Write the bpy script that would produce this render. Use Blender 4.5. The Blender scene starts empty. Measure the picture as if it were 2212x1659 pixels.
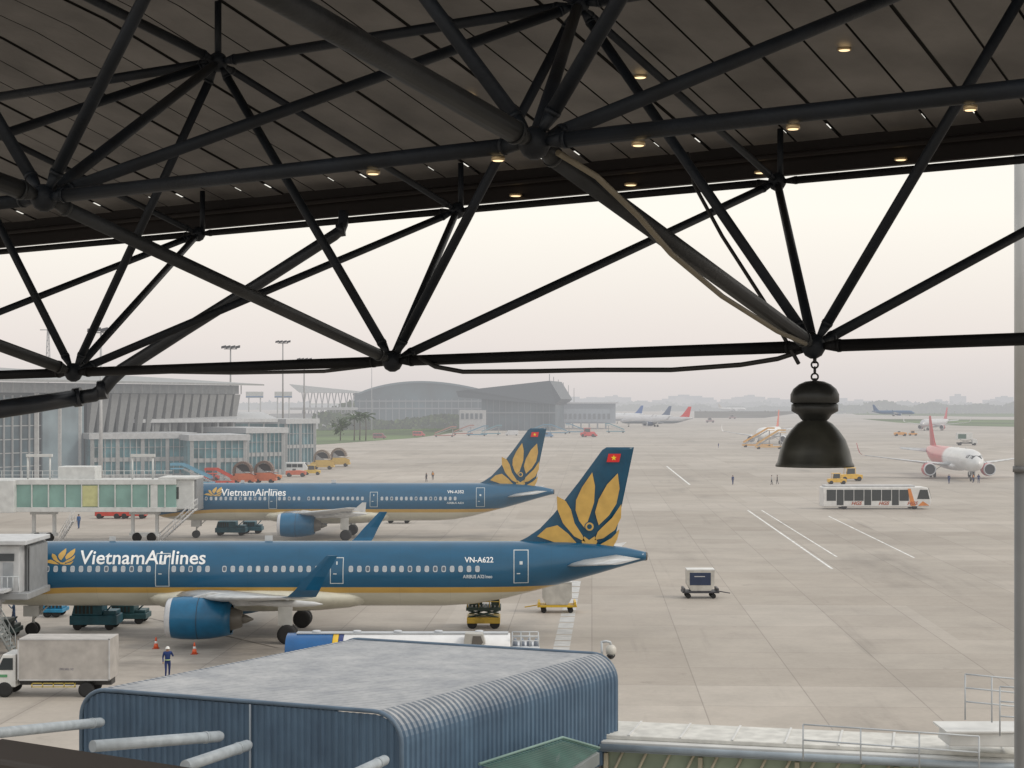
import bpy, bmesh, math, random
from mathutils import Vector, Matrix
random.seed(7)
F=3660.0; EYE=15.0
SC=bpy.context.scene
# ------------------------------------------------------------ helpers
def G(u,v,z=0.0):
    "survey helper: a point standing on the apron (height z)"
    Y=F*(EYE-z)/(v-868.0); return Vector(((u-1106)*Y/F,Y,z))
def W(u,v,Y): return Vector(((u-1106)*Y/F,Y,EYE-(v-868)*Y/F))
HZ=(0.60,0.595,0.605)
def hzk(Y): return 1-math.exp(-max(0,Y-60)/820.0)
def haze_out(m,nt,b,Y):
    "haze painted into the material as a flat glow, its strength set per thing"
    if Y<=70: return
    N=nt.nodes.new; e=N('ShaderNodeEmission'); e.inputs['Color'].default_value=HZ+(1,); x=N('ShaderNodeMixShader'); x.inputs[0].default_value=hzk(Y)  # haze colour mixed in as emission, no mist volume
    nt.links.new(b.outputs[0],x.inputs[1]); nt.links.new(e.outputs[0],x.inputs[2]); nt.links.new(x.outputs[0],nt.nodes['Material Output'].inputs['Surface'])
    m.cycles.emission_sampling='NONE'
_mc={}
def M(name,col,rough=0.6,metal=0.0,Y=0,noise=0.12,scale=1.5,emit=0,bump=0.0,spec=0.5):
    key=(name,Y)
    if key in _mc: return _mc[key]
    m=bpy.data.materials.new(name); m.use_nodes=True; nt=m.node_tree; b=nt.nodes['Principled BSDF']
    c=col
    b.inputs['Roughness'].default_value=rough; b.inputs['Metallic'].default_value=metal
    b.inputs['Specular IOR Level'].default_value=spec
    tc=nt.nodes.new('ShaderNodeTexCoord'); n=nt.nodes.new('ShaderNodeTexNoise'); n.inputs['Scale'].default_value=scale; n.inputs['Detail'].default_value=6
    nt.links.new(tc.outputs['Object'],n.inputs['Vector'])
    r=nt.nodes.new('ShaderNodeValToRGB'); r.color_ramp.elements[0].position=0.3; r.color_ramp.elements[1].position=0.7
    k=noise
    r.color_ramp.elements[0].color=tuple(max(0,x*(1-k*1.3)) for x in c)+(1,); r.color_ramp.elements[1].color=tuple(min(1,x*(1+k*0.6)) for x in c)+(1,)
    nt.links.new(n.outputs['Fac'],r.inputs['Fac']); nt.links.new(r.outputs['Color'],b.inputs['Base Color'])
    if bump>0:
        bp=nt.nodes.new('ShaderNodeBump'); bp.inputs['Strength'].default_value=bump; bp.inputs['Distance'].default_value=0.02
        n2=nt.nodes.new('ShaderNodeTexNoise'); n2.inputs['Scale'].default_value=scale*8; nt.links.new(tc.outputs['Object'],n2.inputs['Vector'])
        nt.links.new(n2.outputs['Fac'],bp.inputs['Height']); nt.links.new(bp.outputs['Normal'],b.inputs['Normal'])
    if emit: b.inputs['Emission Color'].default_value=col+(1,); b.inputs['Emission Strength'].default_value=emit
    haze_out(m,nt,b,Y)
    _mc[key]=m; return m
class MB:
    def __init__(s): s.v=[];s.f=[];s.m=[];s.s=[]
    def add(s,vs,fs,mi=0,sm=False):
        o=len(s.v); s.v+=[tuple(p) for p in vs]
        for f in fs: s.f.append([i+o for i in f]); s.m.append(mi); s.s.append(sm)
        return s
    def box(s,x0,x1,y0,y1,z0,z1,mi=0):
        return s.add([(x0,y0,z0),(x1,y0,z0),(x1,y1,z0),(x0,y1,z0),(x0,y0,z1),(x1,y0,z1),(x1,y1,z1),(x0,y1,z1)],
            [(3,2,1,0),(4,5,6,7),(0,1,5,4),(1,2,6,5),(2,3,7,6),(3,0,4,7)],mi)
    def rings(s,R,mi=0,sm=True,caps=True,closed=True):
        n=len(R[0]); o=len(s.v); 
        for r in R: s.v+=[tuple(p) for p in r]
        for i in range(len(R)-1):
            for j in range(n if closed else n-1):
                a=o+i*n+j; b=o+i*n+(j+1)%n
                s.f.append([a,b,b+n,a+n]); s.m.append(mi); s.s.append(sm)
        if caps:
            s.f.append([o+j for j in range(n)][::-1]); s.m.append(mi); s.s.append(False)
            s.f.append([o+(len(R)-1)*n+j for j in range(n)]); s.m.append(mi); s.s.append(False)
        return s
    def cyl(s,p0,p1,r0,r1=None,n=12,mi=0,caps=True,sm=True):
        p0=Vector(p0);p1=Vector(p1); r1=r0 if r1 is None else r1
        d=(p1-p0).normalized(); a=d.orthogonal().normalized(); b=d.cross(a)
        R=[[p+(a*math.cos(2*math.pi*k/n)+b*math.sin(2*math.pi*k/n))*r for k in range(n)] for p,r in((p0,r0),(p1,r1))]
        return s.rings(R,mi,sm,caps)
    def path(s,pts,r,n=10,mi=0):
        pts=[Vector(p) for p in pts]; R=[]
        ref=None
        for i,p in enumerate(pts):
            d=(pts[min(i+1,len(pts)-1)]-pts[max(i-1,0)]).normalized()
            if ref is None: a=d.orthogonal().normalized()
            else: a=(ref-d*ref.dot(d)).normalized()
            ref=a; b=d.cross(a); rr=r[i] if isinstance(r,(list,tuple)) else r
            R.append([p+(a*math.cos(2*math.pi*k/n)+b*math.sin(2*math.pi*k/n))*rr for k in range(n)])
        return s.rings(R,mi,True,True)
    def lathe(s,o,ax,prof,n=24,mi=0,sm=True,caps=True):
        o=Vector(o); d=Vector(ax).normalized(); a=d.orthogonal().normalized(); b=d.cross(a)
        return s.rings([[o+d*t+(a*math.cos(2*math.pi*k/n)+b*math.sin(2*math.pi*k/n))*r for k in range(n)] for t,r in prof],mi,sm,caps)
    def prism(s,poly,ext,mi=0):
        poly=[Vector(p) for p in poly]; e=Vector(ext); n=len(poly)
        return s.add(poly+[p+e for p in poly],[list(range(n))[::-1],[i+n for i in range(n)]]+[(i,(i+1)%n,(i+1)%n+n,i+n) for i in range(n)],mi)
    def obj(s,name,mats,parent=None,loc=None,rot=0,bevel=0):
        me=bpy.data.meshes.new(name); me.from_pydata(s.v,[],s.f)
        if not isinstance(mats,(list,tuple)): mats=[mats]
        for m in mats: me.materials.append(m)
        for i,p in enumerate(me.polygons): p.material_index=s.m[i]; p.use_smooth=s.s[i]
        bm=bmesh.new(); bm.from_mesh(me); bmesh.ops.recalc_face_normals(bm,faces=bm.faces); bm.to_mesh(me); bm.free()
        me.update(); o=bpy.data.objects.new(name,me); SC.collection.objects.link(o)
        if parent: o.parent=parent
        if loc is not None: o.location=loc
        o.rotation_euler[2]=rot
        if bevel:
            b=o.modifiers.new('bevel','BEVEL'); b.width=bevel; b.segments=2; b.limit_method='ANGLE'; b.angle_limit=math.radians(40)
        return o
def tag(o,label,cat,group=None):
    o["label"]=label; o["category"]=cat
    if group: o["group"]=group
    return o
def top(name,label,cat,loc=(0,0,0),rot=0,group=None):
    e=bpy.data.objects.new(name,None); SC.collection.objects.link(e); e.location=loc; e.rotation_euler[2]=rot
    e.empty_display_size=0.3
    return tag(e,label,cat,group)
def wheel(par,x,y,z,r,w,n=20,ax=(0,1,0),Y=0,name='wheel'):
    mb=MB(); a=Vector(ax)
    c=Vector((x,y,z))
    mb.lathe(c-a*w/2,a,[(0,r*.55),(0,r*.86),(w*.15,r),(w*.85,r),(w,r*.86),(w,r*.55)],n,0)
    mb.lathe(c-a*w*.42,a,[(0,r*.2),(w*.05,r*.55),(w*.8,r*.55),(w*.84,r*.2)],n,1)
    return mb.obj(name,[M('tyre rubber',(.02,.02,.021),.8,Y=Y),M('rim grey',(.25,.25,.25),.5,Y=Y)],par)
def textmesh(s,width,height=None,bold=0.0,cuts=0,shear=0):
    cu=bpy.data.curves.new('t','FONT'); cu.body=s; cu.offset=bold; cu.resolution_u=3; cu.shear=shear
    o=bpy.data.objects.new('t',cu); SC.collection.objects.link(o)
    dg=bpy.context.evaluated_depsgraph_get(); me=bpy.data.meshes.new_from_object(o.evaluated_get(dg))
    bpy.data.objects.remove(o); 
    bm=bmesh.new(); bm.from_mesh(me); bpy.data.meshes.remove(me)
    xs=[v.co.x for v in bm.verts]; ys=[v.co.y for v in bm.verts]
    x0,x1,y0,y1=min(xs),max(xs),min(ys),max(ys); sx=width/(x1-x0); sy=sx if height is None else height/(y1-y0)
    for v in bm.verts: v.co.x=(v.co.x-x0)*sx; v.co.y=(v.co.y-y0)*sy
    H=(y1-y0)*sy
    for k in range(1,cuts+1):
        bmesh.ops.bisect_plane(bm,geom=bm.verts[:]+bm.edges[:]+bm.faces[:],plane_co=(0,H*k/(cuts+1),0),plane_no=(0,1,0))
    bm.verts.ensure_lookup_table(); bm.verts.index_update()
    vs=[(v.co.x,v.co.y) for v in bm.verts]; fs=[[v.index for v in f.verts] for f in bm.faces]; bm.free()
    return vs,fs,H
def subpoly(poly,cuts,y0,y1):
    bm=bmesh.new(); f=bm.faces.new([bm.verts.new((p[0],p[1],0)) for p in poly])
    for k in range(1,cuts+1):
        bmesh.ops.bisect_plane(bm,geom=bm.verts[:]+bm.edges[:]+bm.faces[:],plane_co=(0,y0+(y1-y0)*k/(cuts+1),0),plane_no=(0,1,0))
    bm.verts.index_update(); vs=[(v.co.x,v.co.y) for v in bm.verts]; fs=[[v.index for v in f.verts] for f in bm.faces]; bm.free(); return vs,fs
# ------------------------------------------------------------ camera, world, sun
cd=bpy.data.cameras.new('camera'); cam=bpy.data.objects.new('camera',cd); SC.collection.objects.link(cam)
cam.location=(0,0,EYE); cam.rotation_euler=(math.radians(90),0,0); cd.sensor_width=36; cd.lens=36*F/2212; cd.shift_y=38.5/2212; cd.clip_start=.1; cd.clip_end=30000
SC.camera=cam
SC.view_settings.view_transform='Standard'; SC.view_settings.look='None'; SC.view_settings.exposure=0
w=bpy.data.worlds.new('World'); SC.world=w; w.use_nodes=True; nt=w.node_tree
bg=nt.nodes['Background']; bg.inputs['Strength'].default_value=.1
sky=nt.nodes.new('ShaderNodeTexSky'); sky.sky_type='NISHITA'; sky.sun_disc=False
sv=Vector((.8,-.25,0)).normalized(); el=math.radians(42)
sky.sun_elevation=el; sky.sun_rotation=math.atan2(sv.x,sv.y); sky.dust_density=6; sky.air_density=1.2
tc=nt.nodes.new('ShaderNodeTexCoord'); sp=nt.nodes.new('ShaderNodeSeparateXYZ'); nt.links.new(tc.outputs['Generated'],sp.inputs[0])
rp=nt.nodes.new('ShaderNodeValToRGB'); rp.color_ramp.elements[0].position=0.0; rp.color_ramp.elements[0].color=(.68,.64,.63,1)
rp.color_ramp.elements[1].position=.11; rp.color_ramp.elements[1].color=(1,.955,.865,1)
e=rp.color_ramp.elements.new(.035); e.color=(.83,.765,.725,1); e=rp.color_ramp.elements.new(.6); e.color=(.82,.83,.84,1)
nt.links.new(sp.outputs['Z'],rp.inputs['Fac'])
ml=nt.nodes.new('ShaderNodeVectorMath'); ml.operation='SCALE'; ml.inputs['Scale'].default_value=11.4; nt.links.new(rp.outputs['Color'],ml.inputs[0])
mx=nt.nodes.new('ShaderNodeMix'); mx.data_type='RGBA'; mx.inputs['Factor'].default_value=.88
nt.links.new(sky.outputs['Color'],mx.inputs['A']); nt.links.new(ml.outputs['Vector'],mx.inputs['B']); nt.links.new(mx.outputs['Result'],bg.inputs['Color'])
sl=bpy.data.lights.new('sun','SUN'); sl.energy=1.2; sl.angle=math.radians(14); sl.color=(1,.94,.84)
so=bpy.data.objects.new('sun',sl); SC.collection.objects.link(so)
dirv=-(sv*math.cos(el)+Vector((0,0,math.sin(el)))); so.rotation_euler=dirv.to_track_quat('-Z','Y').to_euler(); so.location=(60,-10,80)
# ------------------------------------------------------------ ground
def ground_mat():
    m=bpy.data.materials.new('apron concrete'); m.use_nodes=True; nt=m.node_tree; b=nt.nodes['Principled BSDF']; b.inputs['Roughness'].default_value=.75
    b.inputs['Specular IOR Level'].default_value=.3
    N=nt.nodes.new; L=nt.links.new
    g=N('ShaderNodeNewGeometry'); mp=N('ShaderNodeMapping'); mp.inputs['Rotation'].default_value=(0,0,math.radians(2.7)); L(g.outputs['Position'],mp.inputs['Vector'])
    br=N('ShaderNodeTexBrick'); br.offset=0; br.inputs['Scale'].default_value=1; br.inputs['Brick Width'].default_value=5.5; br.inputs['Row Height'].default_value=6
    br.inputs['Mortar Size'].default_value=.04; br.inputs['Mortar Smooth'].default_value=.4
    br.inputs['Color1'].default_value=(.372,.325,.275,1); br.inputs['Color2'].default_value=(.415,.368,.315,1); br.inputs['Mortar'].default_value=(.28,.245,.21,1)
    L(mp.outputs['Vector'],br.inputs['Vector'])
    br2=N('ShaderNodeTexBrick'); br2.offset=.3; br2.inputs['Scale'].default_value=1; br2.inputs['Brick Width'].default_value=33; br2.inputs['Row Height'].default_value=18; br2.inputs['Mortar Size'].default_value=0
    br2.inputs['Color1'].default_value=(.92,.92,.91,1); br2.inputs['Color2'].default_value=(1.12,1.14,1.16,1); L(mp.outputs['Vector'],br2.inputs['Vector'])
    m1=N('ShaderNodeMix'); m1.data_type='RGBA'; m1.blend_type='MULTIPLY'; m1.inputs['Factor'].default_value=1; L(br.outputs['Color'],m1.inputs['A']); L(br2.outputs['Color'],m1.inputs['B'])
    def nz(scale,lo,hi,c0,c1,prev,stretch=None,fac=None):
        n=N('ShaderNodeTexNoise'); n.inputs['Scale'].default_value=scale; n.inputs['Detail'].default_value=7; n.inputs['Roughness'].default_value=.62
        if stretch:
            mm=N('ShaderNodeMapping'); mm.inputs['Scale'].default_value=stretch; L(mp.outputs['Vector'],mm.inputs['Vector']); L(mm.outputs['Vector'],n.inputs['Vector'])
        else: L(g.outputs['Position'],n.inputs['Vector'])
        r=N('ShaderNodeValToRGB'); r.color_ramp.elements[0].position=lo; r.color_ramp.elements[1].position=hi
        r.color_ramp.elements[0].color=(c0,c0,c0,1); r.color_ramp.elements[1].color=(c1,c1,c1,1); L(n.outputs['Fac'],r.inputs['Fac'])
        x=N('ShaderNodeMix'); x.data_type='RGBA'; x.blend_type='MULTIPLY'; x.inputs['Factor'].default_value=1; L(prev,x.inputs['A']); L(r.outputs['Color'],x.inputs['B'])
        if fac is not None: L(fac,x.inputs['Factor'])
        return x.outputs['Result']
    s=N('ShaderNodeSeparateXYZ'); L(g.outputs['Position'],s.inputs[0])
    def mr(v,a0,a1,b0,b1):
        r=N('ShaderNodeMapRange'); r.interpolation_type='SMOOTHSTEP'; r.inputs['From Min'].default_value=a0; r.inputs['From Max'].default_value=a1; r.inputs['To Min'].default_value=b0; r.inputs['To Max'].default_value=b1; L(v,r.inputs['Value']); return r.outputs['Result']
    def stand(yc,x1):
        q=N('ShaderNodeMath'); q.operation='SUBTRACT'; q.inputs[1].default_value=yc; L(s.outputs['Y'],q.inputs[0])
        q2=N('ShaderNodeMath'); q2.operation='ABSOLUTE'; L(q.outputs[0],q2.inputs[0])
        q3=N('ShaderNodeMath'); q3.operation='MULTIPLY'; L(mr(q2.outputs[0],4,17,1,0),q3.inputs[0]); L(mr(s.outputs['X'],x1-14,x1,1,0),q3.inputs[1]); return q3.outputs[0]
    o=nz(.02,.35,.65,.86,1.06,m1.outputs['Result'])
    o=nz(.25,.3,.6,.88,1.03,o)
    o=nz(3.0,.3,.7,.93,1.03,o)
    o=nz(.09,.27,.42,.72,1.0,o,(1,.25,1))
    o=nz(.35,.64,.76,1.0,.68,o)
    o=nz(.5,.60,.75,1.0,.80,o,(1,.06,1))
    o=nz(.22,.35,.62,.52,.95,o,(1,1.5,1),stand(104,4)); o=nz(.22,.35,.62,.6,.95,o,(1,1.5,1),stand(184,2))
    L(o,b.inputs['Base Color'])
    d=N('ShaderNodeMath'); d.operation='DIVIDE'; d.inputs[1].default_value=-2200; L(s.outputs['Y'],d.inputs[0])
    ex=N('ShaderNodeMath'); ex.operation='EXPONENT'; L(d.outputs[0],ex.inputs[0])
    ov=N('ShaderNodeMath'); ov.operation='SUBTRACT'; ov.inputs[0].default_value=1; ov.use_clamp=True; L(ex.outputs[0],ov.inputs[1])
    em=N('ShaderNodeEmission'); em.inputs['Color'].default_value=HZ+(1,); ms=N('ShaderNodeMixShader'); L(ov.outputs[0],ms.inputs[0]); L(b.outputs[0],ms.inputs[1]); L(em.outputs[0],ms.inputs[2]); L(ms.outputs[0],nt.nodes['Material Output'].inputs['Surface'])  # far haze painted into the concrete as emission, growing with distance
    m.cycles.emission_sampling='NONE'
    return m
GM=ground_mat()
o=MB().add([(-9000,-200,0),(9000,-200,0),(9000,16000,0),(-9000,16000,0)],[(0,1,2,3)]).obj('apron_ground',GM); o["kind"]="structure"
def sheet(name,pts,z,mat):
    o=MB().add([(p[0],p[1],z) for p in pts],[list(range(len(pts)))]).obj(name,mat); o["kind"]="structure"; return o
def gm(Y): return M('hazy grass',(.10,.15,.05),.95,Y=Y,noise=.5,scale=.01)
sheet('grass_field',[G(1800,884),G(2400,886),G(2400,902),G(2100,900),G(1850,896)],.05,gm(600))
sheet('grass_field',[G(1860,905),G(2400,908),G(2400,926),G(2080,920),G(1940,913)],.05,gm(350))
sheet('grass_field',[G(300,905),G(960,900),G(1000,932),G(900,946),G(700,960),G(200,975)],.05,gm(250))
sheet('grass_field',[(-9000,3300),(9000,3300),(9000,15900),(-9000,15900)],.06,gm(1100))
asp=M('asphalt taxiway',(.16,.155,.15),.9,Y=350,noise=.2,scale=.02)
sheet('taxiway',[G(1500,884),G(1780,884),G(1650,903),G(1500,903)],.04,asp)
wp=M('worn white paint',(.75,.75,.73),.7,noise=.3,scale=1.0)
def line(p,q,w,mat=wp,name='painted_line',z=.006):
    d=(q-p).normalized(); n=Vector((-d.y,d.x,0))*w/2
    sheet(name,[p-n,q-n,q+n,p+n],z,mat)
line(G(1615,1102),G(1798,1229),.24); line(G(1645,1102),G(1808,1203),.18); line(G(1790,1115),G(1975,1205),.2); line(G(1440,1007),G(1490,1047),.35)
line(G(560,1168),G(1195,1168),.25,M('faded yellow paint',(.5,.38,.1),.8,noise=.4)); 
line(G(300,1330),G(600,1400),.2,M('dark tyre stain',(.19,.17,.15),.9,noise=.3))
pl=M('pale concrete strip',(.50,.50,.49),.8,noise=.15)
for k in range(14):
    v0=1255+k*13; p=G(1242-k*2.6,v0); q=G(1242-(k+1)*2.6,v0+11)
    line(p,q,1.0,pl,'walkway_slab_marking',.006)
# ------------------------------------------------------------ roof truss (space frame)
V=Vector
B2=V((-.9,12.758,.306+EYE)); T2=V((-.539,16.573,1.87+EYE)); a=V((2.857,-1.758,.054)); c=V((-1.849,-2.81,.891)); c2=V((-1.849,-2.81,.60)); c3=V((-1.849,-2.81,.3)); UP=V((0,0,1))
def Bn(i): return B2+(i-2)*a
def Cn(i): return B2+(i-1)*a+c
def Dn(i): return Cn(i+1)+c2
def Tn(i): return T2+(i-2)*a
def Un(i): return T2+(i-1)*a+c
def Vn(i): return Un(i+1)+c2
steel=M('dark painted steel',(.007,.010,.015),.55,0,noise=.4,scale=3,bump=.2,spec=.3)
steel2=M('weathered pipe steel',(.018,.020,.022),.5,0,noise=.5,scale=3,bump=.2,spec=.4)
steel3=M('near black steel',(.006,.006,.007),.6,0,noise=.4,scale=3,bump=.2,spec=.2)  # blacker base colour for the B and T chords
truss=top('roof_truss','dark steel tube space frame carrying the terminal canopy roof','roof truss',(0,0,0))
def seen(p,q):
    for k in range(21):
        r=p.lerp(q,k/20)
        if r.y>1:
            u=1106+F*r.x/r.y; v=868-F*(r.z-EYE)/r.y
            if -60<u<2270 and -60<v<1700: return True
    return False
nodes_used={}
def tube(p,q,r,mat=steel):
    if not seen(p,q): return
    mb=MB(); d=(q-p).normalized(); L=(q-p).length
    mb.cyl(p+d*.05,p+d*.16,r*.45,r,16); mb.cyl(p+d*.16,q-d*.16,r,r,16); mb.cyl(q-d*.16,q-d*.05,r,r*.45,16)
    for e_ in (.165,L-.185): mb.cyl(p+d*e_,p+d*(e_+.02),r*1.09,n=16)
    mb.obj('tube',mat,truss)
    for x in (p,q): nodes_used[tuple(round(t,2) for t in x)]=x
for i in range(-3,7):
    rc=.040; rd=.035
    tube(Bn(i),Bn(i+1),.040,steel3); tube(Cn(i),Cn(i+1),rc); tube(Tn(i),Tn(i+1),.034,steel3); tube(Un(i),Un(i+1),.040)
    tube(Bn(i),Cn(i-1),.050 if i!=2 else .043,steel2); tube(Cn(i),Dn(i-1),.056,steel2); tube(Tn(i),Un(i-1),.030); tube(Un(i),Vn(i-1),.038)
    for q in (Tn(i),Tn(i+1),Un(i-1),Un(i)): tube(Bn(i),q,rd)
    for q in (Un(i),Un(i+1),Vn(i-1),Vn(i)): tube(Cn(i),q,rd+.003)
for k,p in nodes_used.items():
    if seen(p,p+UP*.01):
        mb=MB(); mb.lathe(p-UP*.08,UP,[(0,.02),(.02,.055),(.06,.078),(.10,.078),(.14,.055),(.16,.02)],16)
        mb.obj('ball_joint',steel,truss)
RZ=.52
for i in range(-3,7):
    for p in (Tn(i)-c*.02,Un(i)):
        if seen(p,p+UP*.4): MB().cyl(p,p+UP*(RZ-.03),.028,n=10).obj('ceiling_post',steel,truss)
# ceiling
ceil=MB(); rows=[lambda s:Tn(2)+s*a-.12*c+V((0,0,RZ)), lambda s:Un(1)+s*a+V((0,0,RZ)), lambda s:Vn(0)+s*a+V((0,0,RZ)), lambda s:Vn(0)+c3+s*a+V((0,0,RZ))]
S0,S1=-9,8; nS=8
for r in range(3):
    for k in range(S0*nS,S1*nS):
        s0=k/nS; s1=(k+1)/nS; g=.008
        A,Bq,Cq,Dq=rows[r](s0+g/2),rows[r](s1-g/2),rows[r+1](s1-g/2),rows[r+1](s0+g/2)
        sag=V((0,0,-.006*((k*7)%3)))
        ceil.add([A+sag,Bq+sag,Cq+sag,Dq+sag],[(0,1,2,3)],0)
        h=V((0,0,.02))
        A2,B2_,C2_,D2_=rows[r](s1-g/2),rows[r](s1+g/2),rows[r+1](s1+g/2),rows[r+1](s1-g/2)
        ceil.add([A2,B2_,C2_,D2_,A2+h,B2_+h,C2_+h,D2_+h],[(0,1,5,4),(4,5,6,7),(1,2,6,5),(3,0,4,7)],1)
h=V((0,0,.12))
ceil.add([rows[0](S0)+h,rows[0](S1)+h,rows[1](S1)+h,rows[1](S0)+h],[(0,1,2,3)],1); ceil.add([rows[1](S0)+h,rows[1](S1)+h,rows[2](S1)+h,rows[2](S0)+h],[(0,1,2,3)],1); ceil.add([rows[2](S0)+h,rows[2](S1)+h,rows[3](S1)+h,rows[3](S0)+h],[(0,1,2,3)],1)
canopy=top('canopy_roof','grey panelled canopy ceiling with dark fascia above the truss','roof')
ceil.obj('ceiling_panel',[M('ceiling panel grey',(.15,.141,.133),.6,noise=.3,scale=1.4,bump=.25),M('panel seam dark',(.015,.014,.013),.8)],canopy)
fa=MB(); f0=lambda s:Tn(2)+s*a-.12*c
fd=(-c).normalized(); fd.z=0
for (off,z0,z1,mi) in ((0.0,.22,.55,0),(.14,.27,.62,0)):
    A,Bq=f0(S0)+fd*off,f0(S1)+fd*off
    fa.add([A+UP*z0,Bq+UP*z0,Bq+UP*z1,A+UP*z1,A+UP*z0+fd*.08,Bq+UP*z0+fd*.08,Bq+UP*z1+fd*.08,A+UP*z1+fd*.08],[(0,1,2,3),(4,5,6,7),(0,1,5,4),(3,2,6,7)],0)
A,Bq=f0(S0)-fd*.10,f0(S1)-fd*.10
fa.cyl(A+UP*.38,Bq+UP*.38,.028,n=8)
fa.obj('fascia',M('brown black fascia',(.012,.009,.008),.6,noise=.3,spec=.2),canopy)
# glowing discs added in place of lamp reflections in the window glass
reflection_e=M('warm reflection glow',(1,.74,.42),.5,emit=1.35,noise=0)
ring_m=M('reflection rim',(.45,.33,.18),.4,.6)
def reflection_disc(p,r):
    t=top('reflection_disc','small warm glowing disc standing in for a lamp reflection in the window glass','reflection',p,group='glowing discs for lamp reflections')
    MB().lathe((0,0,-.012),(0,0,1),[(.012,r*.82),(0,r*.85),(0,r),(.02,r),(.02,r*.82),(.012,r*.82)],20,caps=False).obj('reflection_rim',ring_m,t)
    MB().lathe((0,0,-.014),(0,0,1),[(0,r*.7),(.005,r*.84),(.018,r*.84)],20).obj('reflection_face',reflection_e,t)
def on_ceiling(u,v):
    d=V(((u-1106)/F,1,-(v-868)/F)); O=V((0,0,EYE))
    for r in (0,1,2):
        p0=rows[r](0); n=(rows[r](1)-p0).cross(rows[r+1](0)-p0); t=(p0-O).dot(n)/d.dot(n); P=O+d*t
        s=(P-p0); rr=(rows[r+1](0)-p0)
        k=s.dot(rr)/rr.dot(rr)
        if 0<=k<=1: return P
    return None
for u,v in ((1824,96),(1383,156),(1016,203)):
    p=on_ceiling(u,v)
    if p: reflection_disc(p-UP*.035,p.y*15/F)
def on_line(u,P0,d):
    k=(u-1106)/F; t=(k*P0.y-P0.x)/(d.x-k*d.y); return P0+d*t
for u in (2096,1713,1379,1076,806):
    p=on_line(u,Cn(2),a); reflection_disc(p-UP*.055,p.y*15/F)
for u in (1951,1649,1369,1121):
    p=on_line(u,f0(0),a); reflection_disc(p-fd*.06+UP*.26,p.y*14/F)
# pipes and cables
gp=M('dark drain pipe',(.014,.018,.025),.4,noise=.3,scale=4)
t=top('drain_pipe','dark bent rainwater pipe slung under the canopy edge','pipe')
MB().path([W(742,455,16.5),W(741,485,16.5),W(736,497,16.45),W(722,508,16.4),W(560,612,16.6),W(400,712,17),W(262,800,17.4),W(240,820,17.5),W(222,842,17.5),W(205,853,17.5),W(160,860,17.5)],[.05,.05,.052,.056,.058,.062,.068,.07,.072,.072,.072],14).obj('upper_pipe',gp,t)
MB().path([W(168,858,17.5),W(80,872,17.2),W(-80,896,16.8)],[.085,.09,.095],14).obj('lower_pipe',gp,t)
for u,v,Y in ((222,842,17.5),(168,858,17.5),(736,497,16.45)):
    q=W(u,v,Y); MB().cyl(q-V((.04,0,.006)),q+V((.04,0,.006)),.10 if Y>17 else .065,n=14).obj('pipe_collar',gp,t)
cb=M('black cable',(.012,.011,.010),.6)
t=MB().path([W(905,772,12.6),W(940,792,12.5),W(1000,803,12.4),W(1150,802,12.1),W(1290,799,11.9),W(1450,799,11.6),W(1600,788,11.3),W(1680,775,11.15),W(1735,757,11.05)],.017,8).obj('hanging_cable',cb); tag(t,'black cable sagging below the bottom truss chord','cable')
t=MB().path([W(165,800,18.2),W(300,803,17.6),W(500,806,16),W(700,802,14),W(840,785,12.9)],.016,8).obj('hanging_cable',cb); tag(t,'black cable slung under the far truss chord','cable')
t=MB().path([W(1485,330,11.9),W(1500,400,11.8),W(1560,510,11.6),W(1650,650,11.3),W(1725,785,11.0)],.014,8).obj('conduit',cb); tag(t,'thin black conduit running beside a truss diagonal','cable')
bm_=M('beige conduit',(.17,.145,.10),.5,noise=.3)
t=MB().path([W(1205,330,8.2),W(1290,382,8.5),W(1380,468,8.85),W(1450,548,9.2),W(1560,640,9.8),W(1680,716,10.5),W(1740,742,10.8)],.016,8).obj('conduit',bm_); tag(t,'beige conduit fixed along a thick truss tube','cable')
# pendant bell lamp
lx=V(((1760-1106)*11/F,11,0)); sc=11/F
def lz(v): return EYE-(v-868)*sc
bell=M('dark bell lamp metal',(.03,.031,.029),.4,.2,noise=.35,scale=8,bump=.1)
lamp=top('pendant_lamp','dark industrial bell lamp hanging by a hook from the truss','lamp',(lx.x,11,lz(1008)))
z0=lz(1008)
def pr(L): return [(lz(v)-z0,r*sc) for v,r in L]
MB().lathe((0,0,0),(0,0,1),pr([(872,46),(868,52),(852,52),(840,46),(830,34),(824,20),(822,4)]),32).obj('cap',bell,lamp)
MB().lathe((0,0,0),(0,0,1),pr([(910,24),(905,30),(896,36),(888,50),(874,50),(872,46)]),32).obj('ballast_housing',bell,lamp)
sh=M('bell lamp shade',(.055,.055,.045),.35,.2,noise=.3,scale=8)
MB().lathe((0,0,0),(0,0,1),pr([(1004,70),(1006,80),(1008,84),(1004,84),(998,80),(975,75),(950,66),(930,52),(915,38),(908,26),(905,24)]),40).obj('shade',sh,lamp)
hk=MB(); 
def torus(mb,cn,R,r,ax,n=14):
    A=V(ax).normalized(); p=A.orthogonal().normalized(); q=A.cross(p); pts=[V(cn)+(p*math.cos(t)+q*math.sin(t))*R for t in [2*math.pi*k/n for k in range(n+1)]]
    mb.path(pts,r,6)
for k,vv in enumerate((814,800,788)): torus(hk,(0,0,lz(vv)-z0),.022,.006,(1,0,0) if k%2 else (0,1,0))
hk.cyl((0,0,lz(824)-z0),(0,0,lz(817)-z0),.012)
hk.path([(0,0,lz(785)-z0),(.0,0,lz(770)-z0)],.012,8)
hk.obj('hook_chain',cb,lamp)
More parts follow.
